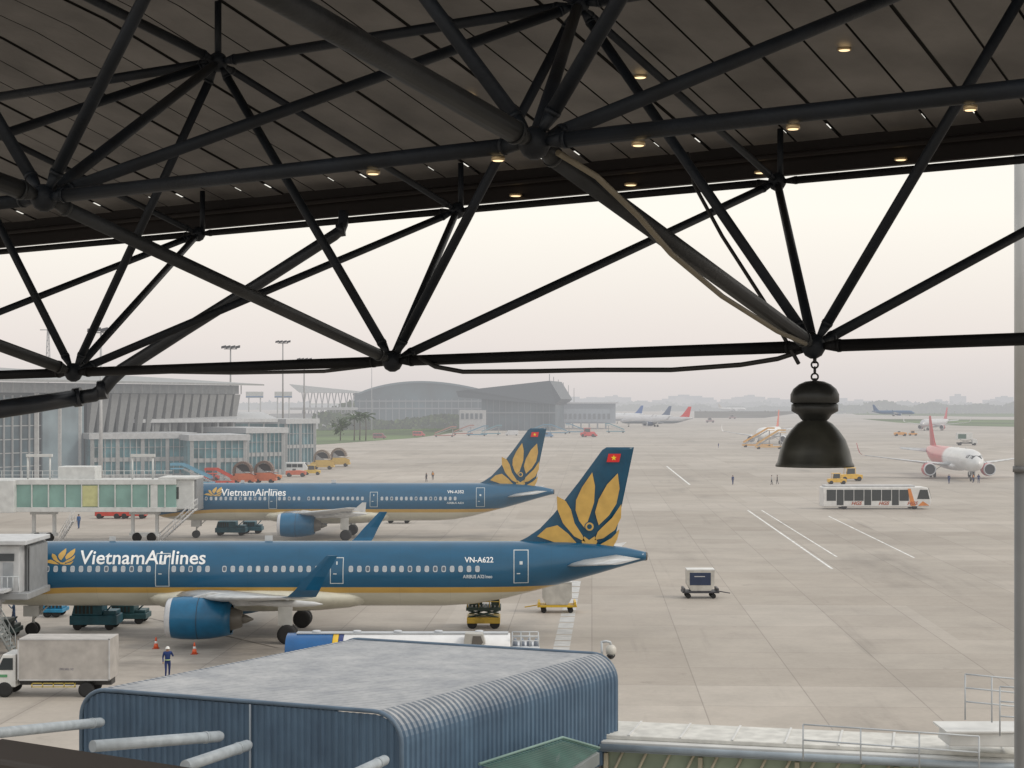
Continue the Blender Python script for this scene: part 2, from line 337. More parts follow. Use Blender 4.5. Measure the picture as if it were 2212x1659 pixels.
# ------------------------------------------------------------ near metal-clad roof block
R0=V((-8.45,35.3,0)); uD=V((5.79,-2.4,0)); Wd=uD.length; uD.normalize(); eD=V((4.57,7.38,0)); Ln=eD.length; eD.normalize()
def clad_mat():
    m=bpy.data.materials.new('blue metal cladding'); m.use_nodes=True; nt=m.node_tree; b=nt.nodes['Principled BSDF']; N=nt.nodes.new;L=nt.links.new
    b.inputs['Roughness'].default_value=.5
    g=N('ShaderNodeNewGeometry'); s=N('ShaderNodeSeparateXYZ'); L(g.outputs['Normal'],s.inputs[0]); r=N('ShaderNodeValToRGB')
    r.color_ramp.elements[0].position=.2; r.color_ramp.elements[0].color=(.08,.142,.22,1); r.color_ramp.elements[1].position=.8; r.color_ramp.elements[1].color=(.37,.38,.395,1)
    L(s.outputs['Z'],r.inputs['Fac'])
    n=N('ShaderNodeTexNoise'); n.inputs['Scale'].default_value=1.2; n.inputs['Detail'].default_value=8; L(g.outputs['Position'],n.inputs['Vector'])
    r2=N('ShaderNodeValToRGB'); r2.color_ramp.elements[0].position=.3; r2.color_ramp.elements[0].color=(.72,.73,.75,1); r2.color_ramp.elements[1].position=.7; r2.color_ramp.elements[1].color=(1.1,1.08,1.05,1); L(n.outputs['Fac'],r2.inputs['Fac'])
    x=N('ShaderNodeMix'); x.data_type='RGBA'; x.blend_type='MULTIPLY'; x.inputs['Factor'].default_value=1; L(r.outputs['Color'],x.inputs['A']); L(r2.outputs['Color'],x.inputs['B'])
    # rain streaks run down the walls
    mp=N('ShaderNodeMapping'); mp.inputs['Scale'].default_value=(7,7,.5); L(g.outputs['Position'],mp.inputs['Vector']); n3=N('ShaderNodeTexNoise'); n3.inputs['Scale'].default_value=1; n3.inputs['Detail'].default_value=4; L(mp.outputs['Vector'],n3.inputs['Vector'])
    r3=N('ShaderNodeValToRGB'); r3.color_ramp.elements[0].position=.35; r3.color_ramp.elements[0].color=(.82,.83,.84,1); r3.color_ramp.elements[1].position=.6; r3.color_ramp.elements[1].color=(1,1,1,1); L(n3.outputs['Fac'],r3.inputs['Fac'])
    x2=N('ShaderNodeMix'); x2.data_type='RGBA'; x2.blend_type='MULTIPLY'; x2.inputs['Factor'].default_value=1; L(x.outputs['Result'],x2.inputs['A']); L(r3.outputs['Color'],x2.inputs['B']); L(x2.outputs['Result'],b.inputs['Base Color']); return m
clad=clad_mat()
blk=top('metal_clad_roof_block','blue ribbed metal roof block with rounded shoulders beside the terminal','building',(R0.x,R0.y,0))
rad=.6; prof=[]
ZR=9.0; zb=6.55
prof.append((-rad,zb,-1,0)); prof.append((-rad,ZR-rad,-1,0))
for k in range(1,8):
    t=math.pi/2*k/8; prof.append((-rad*math.cos(t),ZR-rad+rad*math.sin(t),-math.cos(t),math.sin(t)))
prof.append((0,ZR,0,.25)); prof.append((Wd,ZR,0,.25))
for k in range(1,8):
    t=math.pi/2*k/8; prof.append((Wd+rad*math.sin(t),ZR-rad+rad*math.cos(t),math.sin(t),math.cos(t)))
prof.append((Wd+rad,ZR-rad,1,0)); prof.append((Wd+rad,zb,1,0))
skin=MB(); nr=50; rings=[]
for k in range(nr):
    s0=Ln*k/nr; p=Ln/nr
    for ds,d in ((0,0),(p*.3,0),(p*.45,.035),(p*.85,.035)):
        rings.append([uD*(q[0]+q[2]*d)+eD*(s0+ds)+UP*(q[1]+q[3]*d) for q in prof])
rings.append([uD*q[0]+eD*Ln+UP*q[1] for q in prof])
skin.rings(rings,0,False,False,closed=False)
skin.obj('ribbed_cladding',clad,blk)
fw=MB()
def topz(u):
    if u<0: return ZR-rad+math.sqrt(max(0,rad*rad-u*u))
    if u>Wd: return ZR-rad+math.sqrt(max(0,rad*rad-(u-Wd)**2))
    return ZR
n=int((Wd+2*rad)/.15); st=(Wd+2*rad)/n; pts=[]
for k in range(n):
    for ds,d in ((0,0),(st*.35,0),(st*.5,.03),(st*.85,.03)): pts.append((-rad+k*st+ds,d))
pts.append((Wd+rad,0))
vs=[];
for u,d in pts:
    vs.append(uD*u-eD*(.02+d)+UP*zb); vs.append(uD*u-eD*(.02+d)+UP*max(zb+.1,topz(u)-.06))
fw.add(vs,[(2*k,2*k+2,2*k+3,2*k+1) for k in range(len(pts)-1)],0)
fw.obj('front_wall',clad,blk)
trm=M('blue grey trim',(.10,.15,.21),.4,noise=.2)
MB().path([uD*q[0]*1.0-eD*.04+UP*q[1] for q in prof],.045,8).obj('edge_trim',trm,blk)
MB().path([uD*q[0]*1.0+eD*Ln+UP*(q[1]+.02) for q in prof],.045,8).obj('edge_trim',trm,blk)
us=(556-230)/(810-230)*Wd
MB().cyl(uD*us-eD*.08+UP*zb,uD*us-eD*.08+UP*8.95,.022,n=8).obj('joint_cover',M('pale joint strip',(.26,.30,.34),.5),blk)
lb=MB(); q=[uD*(-rad+.1)+eD*.1,uD*(Wd+rad-.1)+eD*.1,uD*(Wd+rad-.1)+eD*(Ln-.1),uD*(-rad+.1)+eD*(Ln-.1)]
lb.prism([p+UP*0 for p in q],(0,0,zb-.0)); lb.obj('lower_wall',M('grey lower wall',(.3,.31,.31),.7),blk)
# green canopy
gc=top('green_metal_canopy','small green ribbed metal canopy beside the blue clad wall','canopy')
A0,B0,C0,D0=W(1035,1655,33.5),W(1215,1597,36.0),W(1295,1620,36.6),W(1190,1690,34.0)
gmb=MB(); n=26
for k in range(n):
    t0,t1,tm=k/n,(k+.55)/n,(k+1)/n
    for (x0,x1,h) in ((t0,t1,0),(t1,tm,.03)):
        p=[B0.lerp(A0,x0),B0.lerp(A0,x1),C0.lerp(D0,x1),C0.lerp(D0,x0)]
        gmb.add([q+UP*h for q in p],[(0,1,2,3)])
gmb.obj('ribbed_sheet',M('green roof sheet',(.05,.13,.10),.5,noise=.25,scale=2),gc)
MB().path([A0+UP*.04,B0+UP*.04,C0+UP*.04],.03,8).obj('edge_trim',M('pale green trim',(.18,.28,.25),.5),gc)
MB().prism([A0-UP*.06,B0-UP*.06,C0-UP*.06,D0-UP*.06],(0,0,-.25)).obj('frame',M('grey frame',(.18,.2,.2),.6),gc)
# white tubes
wt=M('dusty white tube',(.36,.40,.43),.5,noise=.15,scale=5)
for p,q,r in ((W(-70,1590,30),W(222,1560,34.9),.10),(W(200,1612,31),W(482,1590,33.6),.11),(W(400,1655,31),W(540,1608,33.3),.11),(W(760,1675,30.5),W(835,1640,32.2),.10)):
    mb=MB(); d=(q-p).normalized(); mb.path([p,q-d*.12,q-d*.05,q],[r,r,r*.8,r*.3],16)
    mb.cyl(q-d*.5,q-d*.44,r*1.1,n=16)
    tag(mb.obj('support_tube',wt),'dusty white round tube leaning against the blue block','tube',"white tubes beside the blue roof block")
# window ledge
o=MB().prism([W(-60,1632,2.2),W(430,1712,2.0),W(430,1760,2.0),W(-60,1760,2.2)],(0,.12,0)).obj('window_ledge',M('dark brown ledge',(.035,.027,.022),.6,noise=.2),bevel=.006); tag(o,'dark brown window ledge at the viewing window','window ledge')
# column
cl=top('facade_column','pale grey round steel column standing outside the terminal','column',(((2209-1106)*17.6/F),17.6,0))
MB().cyl((0,0,0),(0,0,14.3),.085,n=20).obj('lower_shaft',M('grey column paint',(.24,.24,.235),.5,noise=.15),cl)
MB().cyl((0,0,14.3),(0,0,17.6),.085,n=20).obj('upper_shaft',M('pale column paint',(.50,.50,.485),.5,noise=.1),cl)
MB().cyl((0,0,14.27),(0,0,14.33),.1,n=20).obj('collar',M('grey collar',(.2,.2,.2),.5),cl)
# ------------------------------------------------------------ fixed passenger bridge (bottom right)
wh=M('dusty white panel',(.60,.60,.58),.55,noise=.12,scale=1.5); beige=M('beige steel member',(.5,.45,.33),.6,noise=.2)
rail=M('pale rail paint',(.50,.53,.55),.5,noise=.15); ggl=M('green tinted glazing',(.30,.36,.27),.2,noise=.25,scale=.8)
L0,L1=W(1300,1598,39.5),W(2330,1628,37.0); ax=(L1-L0); Lb=ax.length; ang=math.atan2(ax.y,ax.x)
fb=top('passenger_bridge','white roofed passenger bridge with beige diagonal lattice side','passenger bridge',(L0.x,L0.y,0),ang)
zt=L0.z
MB().box(0,Lb,-.15,2.0,zt-.12,zt).obj('roof_edge',wh,fb,bevel=.02)
MB().box(0,Lb,.1,1.9,zt+.002,zt+.10).obj('roof_sheet',M('pale roof sheet',(.60,.59,.55),.7,noise=.16,scale=3),fb,bevel=.02)
mb=MB()
x=.6
while x<Lb: MB().box(x,x+.05,.1,1.9,zt+.1,zt+.125).obj('roof_batten',wh,fb); x+=1.2
MB().cyl((0,-.25,zt-.12),(Lb,-.25,zt-.12),.08,n=12).obj('gutter_pipe',M('grey blue gutter',(.33,.38,.42),.5,noise=.2),fb)
MB().box(0,Lb,.12,1.8,zt-3,zt-.13).obj('glazed_wall',ggl,fb)
k=0; x=0.1
while x<Lb-.7:
    mb=MB(); mb.cyl((x,0,zt-1.1),(x+.45,0,zt-.14),.035,n=8); mb.obj('lattice_member',beige,fb)
    if k%4==0: MB().box(x-.05,x+.05,-.02,.08,zt-2.9,zt-.3).obj('lattice_post',beige,fb)
    x+=.55;k+=1
MB().box(0,Lb,-.1,.1,zt-.25,zt-.13).obj('top_rail',M('grey blue gutter',(.33,.38,.42),.5),fb)
def railing(name,pts,h,n,label,r=.018,levels=(1,.55)):
    t=top(name,label,'railing',pts[0])
    o=pts[0]
    for j in range(len(pts)-1):
        p,q=pts[j]-o,pts[j+1]-o
        for lv in levels: MB().cyl(p+UP*h*lv,q+UP*h*lv,r,n=8).obj('rail',rail,t)
        for k in range(n+1):
            s=p.lerp(q,k/n); MB().cyl(s,s+UP*h,r,n=8).obj('post',rail,t)
railing('railing',[W(1735,1640,36.5),W(1735+380,1668,35.5)],.75,3,'pale grey tube railing on the passenger bridge roof')
railing('railing',[W(2085,1555,37),W(2200,1566,37)],1.0,2,'pale tube railing around a bridge roof platform',levels=(1,.7,.4))
railing('railing',[W(2160,1590,36),W(2230,1594,36)],1.05,2,'pale tube railing at the bridge platform edge',levels=(1,.7,.4))
t=top('roof_platform','white metal platform box on the passenger bridge roof','platform',W(2050,1612,37))
MB().prism([(0,0,0),(1.7,-.1,0),(1.7,-.1,.28),(.05,0,.3)],(0,1.0,0)).obj('platform_box',wh,t,bevel=.02)
MB().box(-.08,1.75,-.1,1.1,.30,.34).obj('platform_top',wh,t)
# dome camera on the roof block
t=top('security_camera','white dome security camera on a bracket above the roof block','security camera',W(1300,1405,40.6))
MB().cyl((0,0,-.3),(0,0,.22),.03,n=10).obj('mast',rail,t)
MB().path([(0,0,.2),(.1,0,.22),(.2,0,.2),(.22,0,.12)],.03,8).obj('arm',rail,t)
MB().lathe((.22,0,-.10),(0,0,1),[(0,.09),(.03,.12),(.10,.13),(.17,.12),(.22,.08),(.24,.03)],20).obj('housing',M('white camera plastic',(.55,.53,.48),.4),t)
MB().lathe((.22,0,-.21),(0,0,1),[(0,.03),(.03,.07),(.07,.10),(.11,.11)],20).obj('dome',M('black dome',(.03,.03,.03),.15),t)
# ------------------------------------------------------------ airliners
FX=[(0.0,3.45,3.35,.05),(.12,3.75,3.02,.35),(.4,4.05,2.75,.65),(.9,4.4,2.45,.98),(1.5,4.75,2.25,1.25),(2.2,5.2,2.1,1.5),(3.0,5.6,2.0,1.68),(4.2,5.9,1.93,1.86),(6,6.04,1.9,1.96),(8,6.06,1.9,1.975),
 (20,6.06,1.9,1.975),(31.5,6.06,1.9,1.975),(33.5,6.06,2.02,1.95),(35.5,6.06,2.38,1.86),(37.5,6.04,2.9,1.68),(39.5,6.0,3.42,1.4),(41.5,5.88,3.98,1.02),(43.2,5.65,4.48,.62),(44.2,5.42,4.75,.40),(44.5,5.36,4.8,.34)]
def sec(x):
    x=max(0,min(44.5,x))
    for i in range(len(FX)-1):
        if FX[i][0]<=x<=FX[i+1][0]:
            t=(x-FX[i][0])/(FX[i+1][0]-FX[i][0]); return [FX[i][k]*(1-t)+FX[i+1][k]*t for k in (1,2,3)]
def sy(x,z,off=.012,side=-1):
    tp,bt,hw=sec(x); zc=(tp+bt)/2; hh=(tp-bt)/2; k=max(-.999,min(.999,(z-zc)/hh)); return side*(hw*math.sqrt(1-k*k)+off)
def fus_mat(name,topc,stripe,belly,z1,z2,Y,tailc=None,xt=99,xw=1):
    m=bpy.data.materials.new(name); m.use_nodes=True; nt=m.node_tree; b=nt.nodes['Principled BSDF']; N=nt.nodes.new;L=nt.links.new
    b.inputs['Roughness'].default_value=.3
    b.inputs['Coat Weight'].default_value=.3; b.inputs['Coat Roughness'].default_value=.12
    tcn=N('ShaderNodeTexCoord'); s=N('ShaderNodeSeparateXYZ'); L(tcn.outputs['Object'],s.inputs[0])
    a1=N('ShaderNodeMath'); a1.operation='SUBTRACT'; a1.inputs[0].default_value=9; L(s.outputs['X'],a1.inputs[1])
    a2=N('ShaderNodeMath'); a2.operation='MAXIMUM'; a2.inputs[1].default_value=0; L(a1.outputs[0],a2.inputs[0])
    a3=N('ShaderNodeMath'); a3.operation='POWER'; a3.inputs[1].default_value=2; L(a2.outputs[0],a3.inputs[0])
    a4=N('ShaderNodeMath'); a4.operation='MULTIPLY_ADD'; a4.inputs[1].default_value=.012; L(a3.outputs[0],a4.inputs[0]); L(s.outputs['Z'],a4.inputs[2])
    def step(v,at,w=.02):
        r=N('ShaderNodeMapRange'); r.inputs['From Min'].default_value=at-w; r.inputs['From Max'].default_value=at+w; L(v,r.inputs['Value']); return r.outputs['Result']
    def mix(f,A,B):
        x=N('ShaderNodeMix'); x.data_type='RGBA'; L(f,x.inputs['Factor'])
        for k,v in (('A',A),('B',B)):
            if isinstance(v,tuple): x.inputs[k].default_value=v+(1,)
            else: L(v,x.inputs[k])
        return x.outputs['Result']
    o=mix(step(a4.outputs[0],z2),belly,stripe); o=mix(step(a4.outputs[0],z1),o,topc)
    if tailc: o=mix(step(s.outputs['X'],xt,xw),o,tailc)
    n=N('ShaderNodeTexNoise'); n.inputs['Scale'].default_value=.8; n.inputs['Detail'].default_value=8
    mp=N('ShaderNodeMapping'); mp.inputs['Scale'].default_value=(.6,1,1.6); L(tcn.outputs['Object'],mp.inputs['Vector']); L(mp.outputs['Vector'],n.inputs['Vector'])
    r=N('ShaderNodeValToRGB'); r.color_ramp.elements[0].position=.3; r.color_ramp.elements[0].color=(.80,.80,.78,1); r.color_ramp.elements[1].position=.65; r.color_ramp.elements[1].color=(1,1,1,1); L(n.outputs['Fac'],r.inputs['Fac'])
    x=N('ShaderNodeMix'); x.data_type='RGBA'; x.blend_type='MULTIPLY'; x.inputs['Factor'].default_value=.8; L(o,x.inputs['A']); L(r.outputs['Color'],x.inputs['B'])
    wv=N('ShaderNodeMath'); wv.operation='PINGPONG'; wv.inputs[1].default_value=1.6; L(s.outputs['X'],wv.inputs[0])
    r3=N('ShaderNodeMapRange'); r3.inputs['From Min'].default_value=0; r3.inputs['From Max'].default_value=.02; r3.inputs['To Min'].default_value=.82; r3.inputs['To Max'].default_value=1; L(wv.outputs[0],r3.inputs['Value'])
    x2=N('ShaderNodeVectorMath'); x2.operation='SCALE'; L(x.outputs['Result'],x2.inputs[0]); L(r3.outputs['Result'],x2.inputs['Scale'])
    # slight skin waviness for the reflections
    bp=N('ShaderNodeBump'); bp.inputs['Strength'].default_value=.25; bp.inputs['Distance'].default_value=.03; n4=N('ShaderNodeTexNoise'); n4.inputs['Scale'].default_value=1.1; L(tcn.outputs['Object'],n4.inputs['Vector']); L(n4.outputs['Fac'],bp.inputs['Height']); L(bp.outputs['Normal'],b.inputs['Normal'])
    L(x2.outputs['Vector'],b.inputs['Base Color']); haze_out(m,nt,b,Y); return m
LOT=[[(1279,1020),(1285,1050),(1283,1085),(1274,1112),(1264,1142),(1251,1125),(1243,1102),(1244,1080),(1257,1052)],
 [(1334,1022),(1338,1055),(1331,1088),(1315,1113),(1293,1134),(1288,1118),(1285,1106),(1293,1078),(1311,1046)],
 [(1203,1072),(1222,1082),(1233,1100),(1241,1130),(1258,1156),(1264,1170),(1240,1158),(1216,1130),(1204,1100)],
 [(1342,1088),(1341,1118),(1328,1144),(1303,1162),(1284,1166),(1291,1148),(1302,1137),(1322,1118)],
 [(1160,1158),(1180,1140),(1204,1134),(1228,1153),(1244,1171),(1256,1183),(1225,1180),(1190,1168)],
 [(1338,1144),(1333,1164),(1322,1184),(1298,1186),(1276,1184),(1297,1175),(1320,1162)],
 [(1262,1158),(1272,1166),(1284,1158),(1290,1170),(1284,1182),(1262,1182),(1256,1170)]]
blueP=(.006,.088,.18); blueF=(.004,.062,.12); goldP=(.56,.35,.09); creamP=(.60,.58,.48)
def airliner(name,label,loc,rot,Y,topc,stripe,belly,finc,engc,detail=2,sharklet=True,text=None,group=None,tailc=None,xt=99,z1=3.27,z2=2.9,wingc=(.55,.56,.56),winglet_col=None,seg=36):
    A=top(name,label,'airplane',loc,rot,group)
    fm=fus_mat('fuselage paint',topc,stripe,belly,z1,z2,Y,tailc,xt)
    P_=lambda n,c_,r=.3,**k: M(n+str(tuple(round(x,2) for x in c_)),c_,r,Y=Y,**k)
    mb=MB(); R=[]
    for x,tp,bt,hw in FX: R.append([(x,hw*math.cos(2*math.pi*k/seg),(tp+bt)/2+(tp-bt)/2*math.sin(2*math.pi*k/seg)) for k in range(seg)])
    mb.rings(R); mb.obj('fuselage',fm,A)
    MB().lathe((44.5,0,5.07),(1,0,-.05),[(-.05,.3),(.1,.26),(.12,.15),(-.1,.12)],16).obj('exhaust_cone',P_('dark metal',(.12,.11,.1)),A)
    mb=MB(); R=[]
    for x,w_,bt in ((12.6,1.2,2.3),(13.5,1.85,1.85),(15,2.2,1.62),(20,2.28,1.55),(23.5,2.2,1.62),(25.5,1.85,1.8),(27,1.1,2.1)):
        R.append([(x,w_*math.cos(t),2.6+(2.6-bt)*math.sin(t)*(1 if math.sin(t)<0 else .7)) for t in [2*math.pi*k/20 for k in range(20)]])
    mb.rings(R); mb.obj('belly_fairing',P_('belly cream',belly),A)
    wm=P_('wing grey',wingc,.35,noise=.15)
    for sd in (-1,1):
        mb=MB(); R=[]
        for y,xl,xt_,z,th in ((1.2,14.2,22.0,2.72,.75),(6.4,17.4,22.1,3.12,.5),(12,20.6,23.5,3.75,.28),(16.9,23.3,24.95,4.35,.16)):
            ch=xt_-xl; q=[]
            for fx,ft in ((0,0),(.06,.32),(.2,.5),(.45,.48),(.75,.22),(1,.02),(.75,-.12),(.45,-.35),(.2,-.42),(.06,-.26)): q.append((xl+fx*ch,sd*y,z+ft*th-.06*fx))
            R.append(q)
        mb.rings(R); mb.obj('wing',wm,A)
        if sharklet:
            mb=MB(); R=[]
            for y,z,xl,ch in ((16.85,4.35,23.3,1.7),(17.35,4.45,23.75,1.55),(17.75,4.85,24.2,1.35),(17.95,5.6,24.85,1.05),(18.1,6.75,25.95,.6)):
                R.append([(xl,sd*y,z),(xl+ch*.4,sd*(y+.06),z),(xl+ch,sd*y,z-.0),(xl+ch*.4,sd*(y-.06),z)])
            mb.rings(R,0,False); mb.obj('winglet',P_('winglet paint',winglet_col or topc),A)
        else:
            MB().prism([(23.9,sd*16.9,4.05),(25.2,sd*16.9,3.9),(25.3,sd*16.9,4.9),(24.9,sd*16.9,4.9)],(0,sd*.06,0)).obj('winglet',wm,A)
        for y,x0,zz in ((6.5,20.2,2.85),(9.3,21.2,3.15),(12.2,22.2,3.5)):
            if detail>1: MB().lathe((x0-.2,sd*y,zz),(1,0,-.02),[(0,.03),(.5,.16),(1.5,.2),(2.6,.13),(3.1,.02)],10).obj('flap_fairing',wm,A)
        E=MB(); x0=15.1-.2; yc=sd*5.75; zc=1.86
        E.lathe((x0,yc,zc),(1,0,-.02),[(.25,.98),(.02,1.02),(0,1.10),(.08,1.17),(.35,1.23)],32,1,caps=False)
        E.lathe((x0,yc,zc),(1,0,-.02),[(.35,1.23),(.9,1.29),(1.7,1.30),(2.6,1.24),(3.4,1.10),(3.95,.96),(3.9,.9)],32,0,caps=False)
        E.lathe((x0,yc,zc),(1,0,-.02),[(.25,.98),(.8,.98),(.82,.3),(.5,.03)],24,2,caps=True)
        E.lathe((x0,yc,zc),(1,0,-.02),[(3.3,.88),(3.9,.72),(4.55,.50),(4.6,.3)],24,3,caps=True)
        E.lathe((x0,yc,zc),(1,0,-.02),[(4.3,.36),(4.8,.26),(5.25,.04)],16,3,caps=True)
        E.lathe((x0+1.95,yc,zc-.04),(1,0,-.02),[(0,1.303),(.03,1.303)],32,2,caps=False)
        E.obj('engine',[P_('engine paint',engc,.28),P_('inlet lip',(.55,.56,.58),.25),P_('fan dark',(.03,.03,.035),.4),P_('hot metal',(.13,.12,.105),.4)],A)
        MB().prism([(16.2,yc-.18,3.05),(17.6,yc-.18,3.42),(21.3,yc-.18,3.0),(20.3,yc-.18,2.6),(19.0,yc-.18,2.55),(18.6,yc-.18,2.9)],(0,.36,0)).obj('pylon',wm,A,bevel=.04)
        mb=MB(); R=[]
        for y,xl,xt_,z,th,ti in ((.5,38.9,42.5,4.85,.34,.75),(6.2,42.0,43.7,5.3,.14,.35)):
            ch=xt_-xl; R.append([(xl+fx*ch,sd*y,z+ft*th+(fx-.5)*ti) for fx,ft in ((0,0),(.1,.35),(.35,.5),(1,0),(.35,-.5),(.1,-.35))])
        mb.rings(R); mb.obj('tailplane',wm,A)
        g=MB(); g.cyl((21.97,sd*3.8,.58),(21.9,sd*3.75,2.7),.13,n=12); g.cyl((21.97,sd*3.8,1.1),(21.6,sd*2.2,2.3),.07,n=8); g.cyl((21.97,sd*3.25,.58),(21.97,sd*4.35,.58),.08,n=8)
        g.box(21.4,22.3,sd*4.05-.03,sd*4.05+.03,1.15,2.5); gr=g.obj('landing_gear',P_('gear grey',(.5,.5,.48),.5),A)
        for yy in (3.42,4.18): wheel(gr,21.97,sd*yy,.6,.6,.4,Y=Y)
    g=MB(); g.cyl((5.07,0,.4),(5.2,0,2.1),.09,n=10); g.cyl((5.07,-.3,.4),(5.07,.3,.4),.05,n=8); g.cyl((5.1,0,1),(6.2,0,2),.05,n=8); g.box(4.6,5.6,-.5,-.46,1.25,1.95); g.box(4.6,5.6,.46,.5,1.25,1.95)
    gr=g.obj('landing_gear',P_('gear grey',(.5,.5,.48),.5),A)
    for yy in (-.26,.26): wheel(gr,5.07,yy,.41,.41,.22,Y=Y)
    fm2=P_('fin paint',finc,.28)
    mb=MB(); R=[]
    for z in (5.7,6.0,6.3,6.85,7.8,8.8,9.85,10.9,11.9,12.08):
        pts_l=[(36.0,5.7),(36.2,5.95),(36.9,6.3),(37.7,6.85),(38.6,7.8),(40.2,9.85),(41.7,11.9),(42.0,12.09)]
        for i in range(len(pts_l)-1):
            if pts_l[i][1]<=z<=pts_l[i+1][1]: k=(z-pts_l[i][1])/(pts_l[i+1][1]-pts_l[i][1]); xl=pts_l[i][0]*(1-k)+pts_l[i+1][0]*k
        xr=42.42+(z-5.7)*.208; th=.26-.02*(z-5.7)
        fr=((0,0),(.04,.35),(.12,.7),(.3,1),(.55,.9),(.8,.5),(1,.06))
        R.append([(xl+(xr-xl)*fx,-th*ft*.5*1.6,z) for fx,ft in fr]+[(xl+(xr-xl)*fx,th*ft*.5*1.6,z) for fx,ft in fr[::-1][:-1]])
    mb.rings(R); mb.obj('tail_fin',fm2,A)
    def finpoly(mbx,p,mi=0,off=.235):
        for sd in (-1,1): mbx.add([(x,sd*off,z) for x,z in p],[list(range(len(p)))],mi)
    if detail>=2:
        cv=lambda u,v:((u-1106)/33.58+35.9,15-(v-868)/33.58)
        mb=MB()
        for p in LOT: finpoly(mb,[cv(*q) for q in p])
        cx,cz=cv(1273,1137); finpoly(mb,[(cx+.33*math.cos(t),cz+.33*math.sin(t)) for t in [k*math.pi/7 for k in range(14)]],1,.241); finpoly(mb,[(cx+.27*math.cos(t),cz+.27*math.sin(t)) for t in [k*math.pi/7 for k in range(14)]],0,.245)
        finpoly(mb,[(cx+.16*math.cos(t),cz+.16*math.sin(t)) for t in [k*math.pi/7 for k in range(14)]],1,.249)
        mb.obj('lotus_emblem',[P_('gold paint',goldP,.35),fm2],A)
        mb=MB(); x0,zz0=cv(1310,998); x1,zz1=cv(1337,980); finpoly(mb,[(x0,zz0),(x1,zz0),(x1+.12,zz1),(x0+.12,zz1)],0,.2)
        cx,cz=(x0+x1)/2+.06,(zz0+zz1)/2
        finpoly(mb,[(cx+(.19 if k%2==0 else .08)*math.sin(k*math.pi/5),cz+(.19 if k%2==0 else .08)*math.cos(k*math.pi/5)) for k in range(10)],1,.206)
        mb.obj('flag_marking',[P_('flag red',(.6,.02,.02),.4),P_('star yellow',(.8,.6,.03),.4)],A)
        mb=MB()
        for p in LOT:
            q=[(6.25+.24*((u-1160)/182*8.1)+0, 4.70+ (1186-v)/166*.98) for u,v in p]
            vs,fs=subpoly(q,8,4.7,5.7); mb.add([(x,sy(x,z,.014),z) for x,z in vs],fs)
        mb.obj('cheek_emblem',P_('gold paint',goldP,.35),A)
    if text:
        for s,x,z,wd,hh,col in text:
            vs,fs,H=textmesh(s,wd,hh,bold=.012,cuts=8)
            MB().add([(x+p[0],sy(x+p[0],z+p[1],.016),z+p[1]) for p in vs],fs).obj('lettering',P_('letter '+s,col,.4),A)
    if detail>=1:
        mb=MB()
        for sd in (-1,1):
            for q in ([(1.35,4.28),(1.62,4.75),(2.1,5.02),(1.75,4.45)],[(1.85,4.4),(2.2,5.02),(2.75,5.1),(2.6,4.45)],[(2.7,4.45),(2.85,5.1),(3.3,4.95),(3.35,4.5)]):
                vs,fs=subpoly(q,4,4.2,5.2); mb.add([(x,sy(x,z,.015,sd),z) for x,z in vs],fs)
            mb.add([(1.3,sd*.03,4.55),(1.3,sd*.8,4.32),(1.75,sd*.85,4.85),(1.85,sd*.03,5.0)],[(0,1,2,3)])
        mb.obj('cockpit_window',P_('cockpit glass',(.03,.035,.04),.12),A)
        tmpl=[(.115*math.copysign(abs(math.cos(t))**.6,math.cos(t)),.165*math.copysign(abs(math.sin(t))**.6,math.sin(t))) for t in [2*math.pi*(k+.5)/12 for k in range(12)]]
        zc=4.44; y0=sy(10,zc,0)
        def yy(dz,off): return sy(10,zc+dz,off)-y0
        wms=[]
        for pc in ((.42,.46,.5),(.10,.13,.17),(.58,.6,.6)):
            mb=MB()
            mb.add([(x*1.25,yy(z*1.2,.010),z*1.2) for x,z in tmpl],[list(range(12))],0)
            mb.add([(x*.8,yy(z*.82,.016),z*.82) for x,z in tmpl],[list(range(12))],1)
            wms.append((mb,pc))
        proto=[None]*3; rw=random.Random(5); x=6.0
        while x<34.2:
            gap=any(g0<x<g1 for g0,g1 in ((13.1,14.5),(17.0,17.5),(24.1,25.6)))
            if not gap:
                j=rw.choice((0,0,0,0,0,1,1,2))
                if proto[j] is None:
                    proto[j]=o=wms[j][0].obj('cabin_window',[P_('window rim',(.5,.53,.56),.4),P_('window pane',wms[j][1],.15)],A)
                else:
                    o=proto[j].copy(); SC.collection.objects.link(o); o.parent=A
                o.location=(x,y0,zc)
            x+=.533
        for x0,x1,zl,zh in ((4.6,5.5,3.3,5.25),(13.35,14.25,3.32,5.4),(24.4,25.25,3.5,5.15),(36.0,36.95,3.5,5.6)):
            mb=MB(); w_=.05
            for q in ([(x0,zl),(x1,zl),(x1,zl+w_),(x0,zl+w_)],[(x0,zh-w_),(x1,zh-w_),(x1,zh),(x0,zh)],[(x0,zl+w_),(x0+w_,zl+w_),(x0+w_,zh-w_),(x0,zh-w_)],[(x1-w_,zl+w_),(x1,zl+w_),(x1,zh-w_),(x1-w_,zh-w_)],[(x0+.38,4.7),(x1-.38,4.7),(x1-.38,4.9),(x0+.38,4.9)],[(x0+.2,4.1),(x0+.42,4.1),(x0+.42,4.16),(x0+.2,4.16)]):
                vs,fs=subpoly(q,10,zl,zh); mb.add([(x,sy(x,z,.014),z) for x,z in vs],fs)
            mb.obj('cabin_door',P_('door outline white',(.55,.6,.62),.4),A)
        MB().box(20,20.5,-.02,.02,6.05,6.4).obj('antenna',wm,A); MB().box(10,10.4,-.02,.02,6.05,6.35).obj('antenna',wm,A)
    return A
white=(.66,.66,.66)
gB="blue airliners parked at the stands"
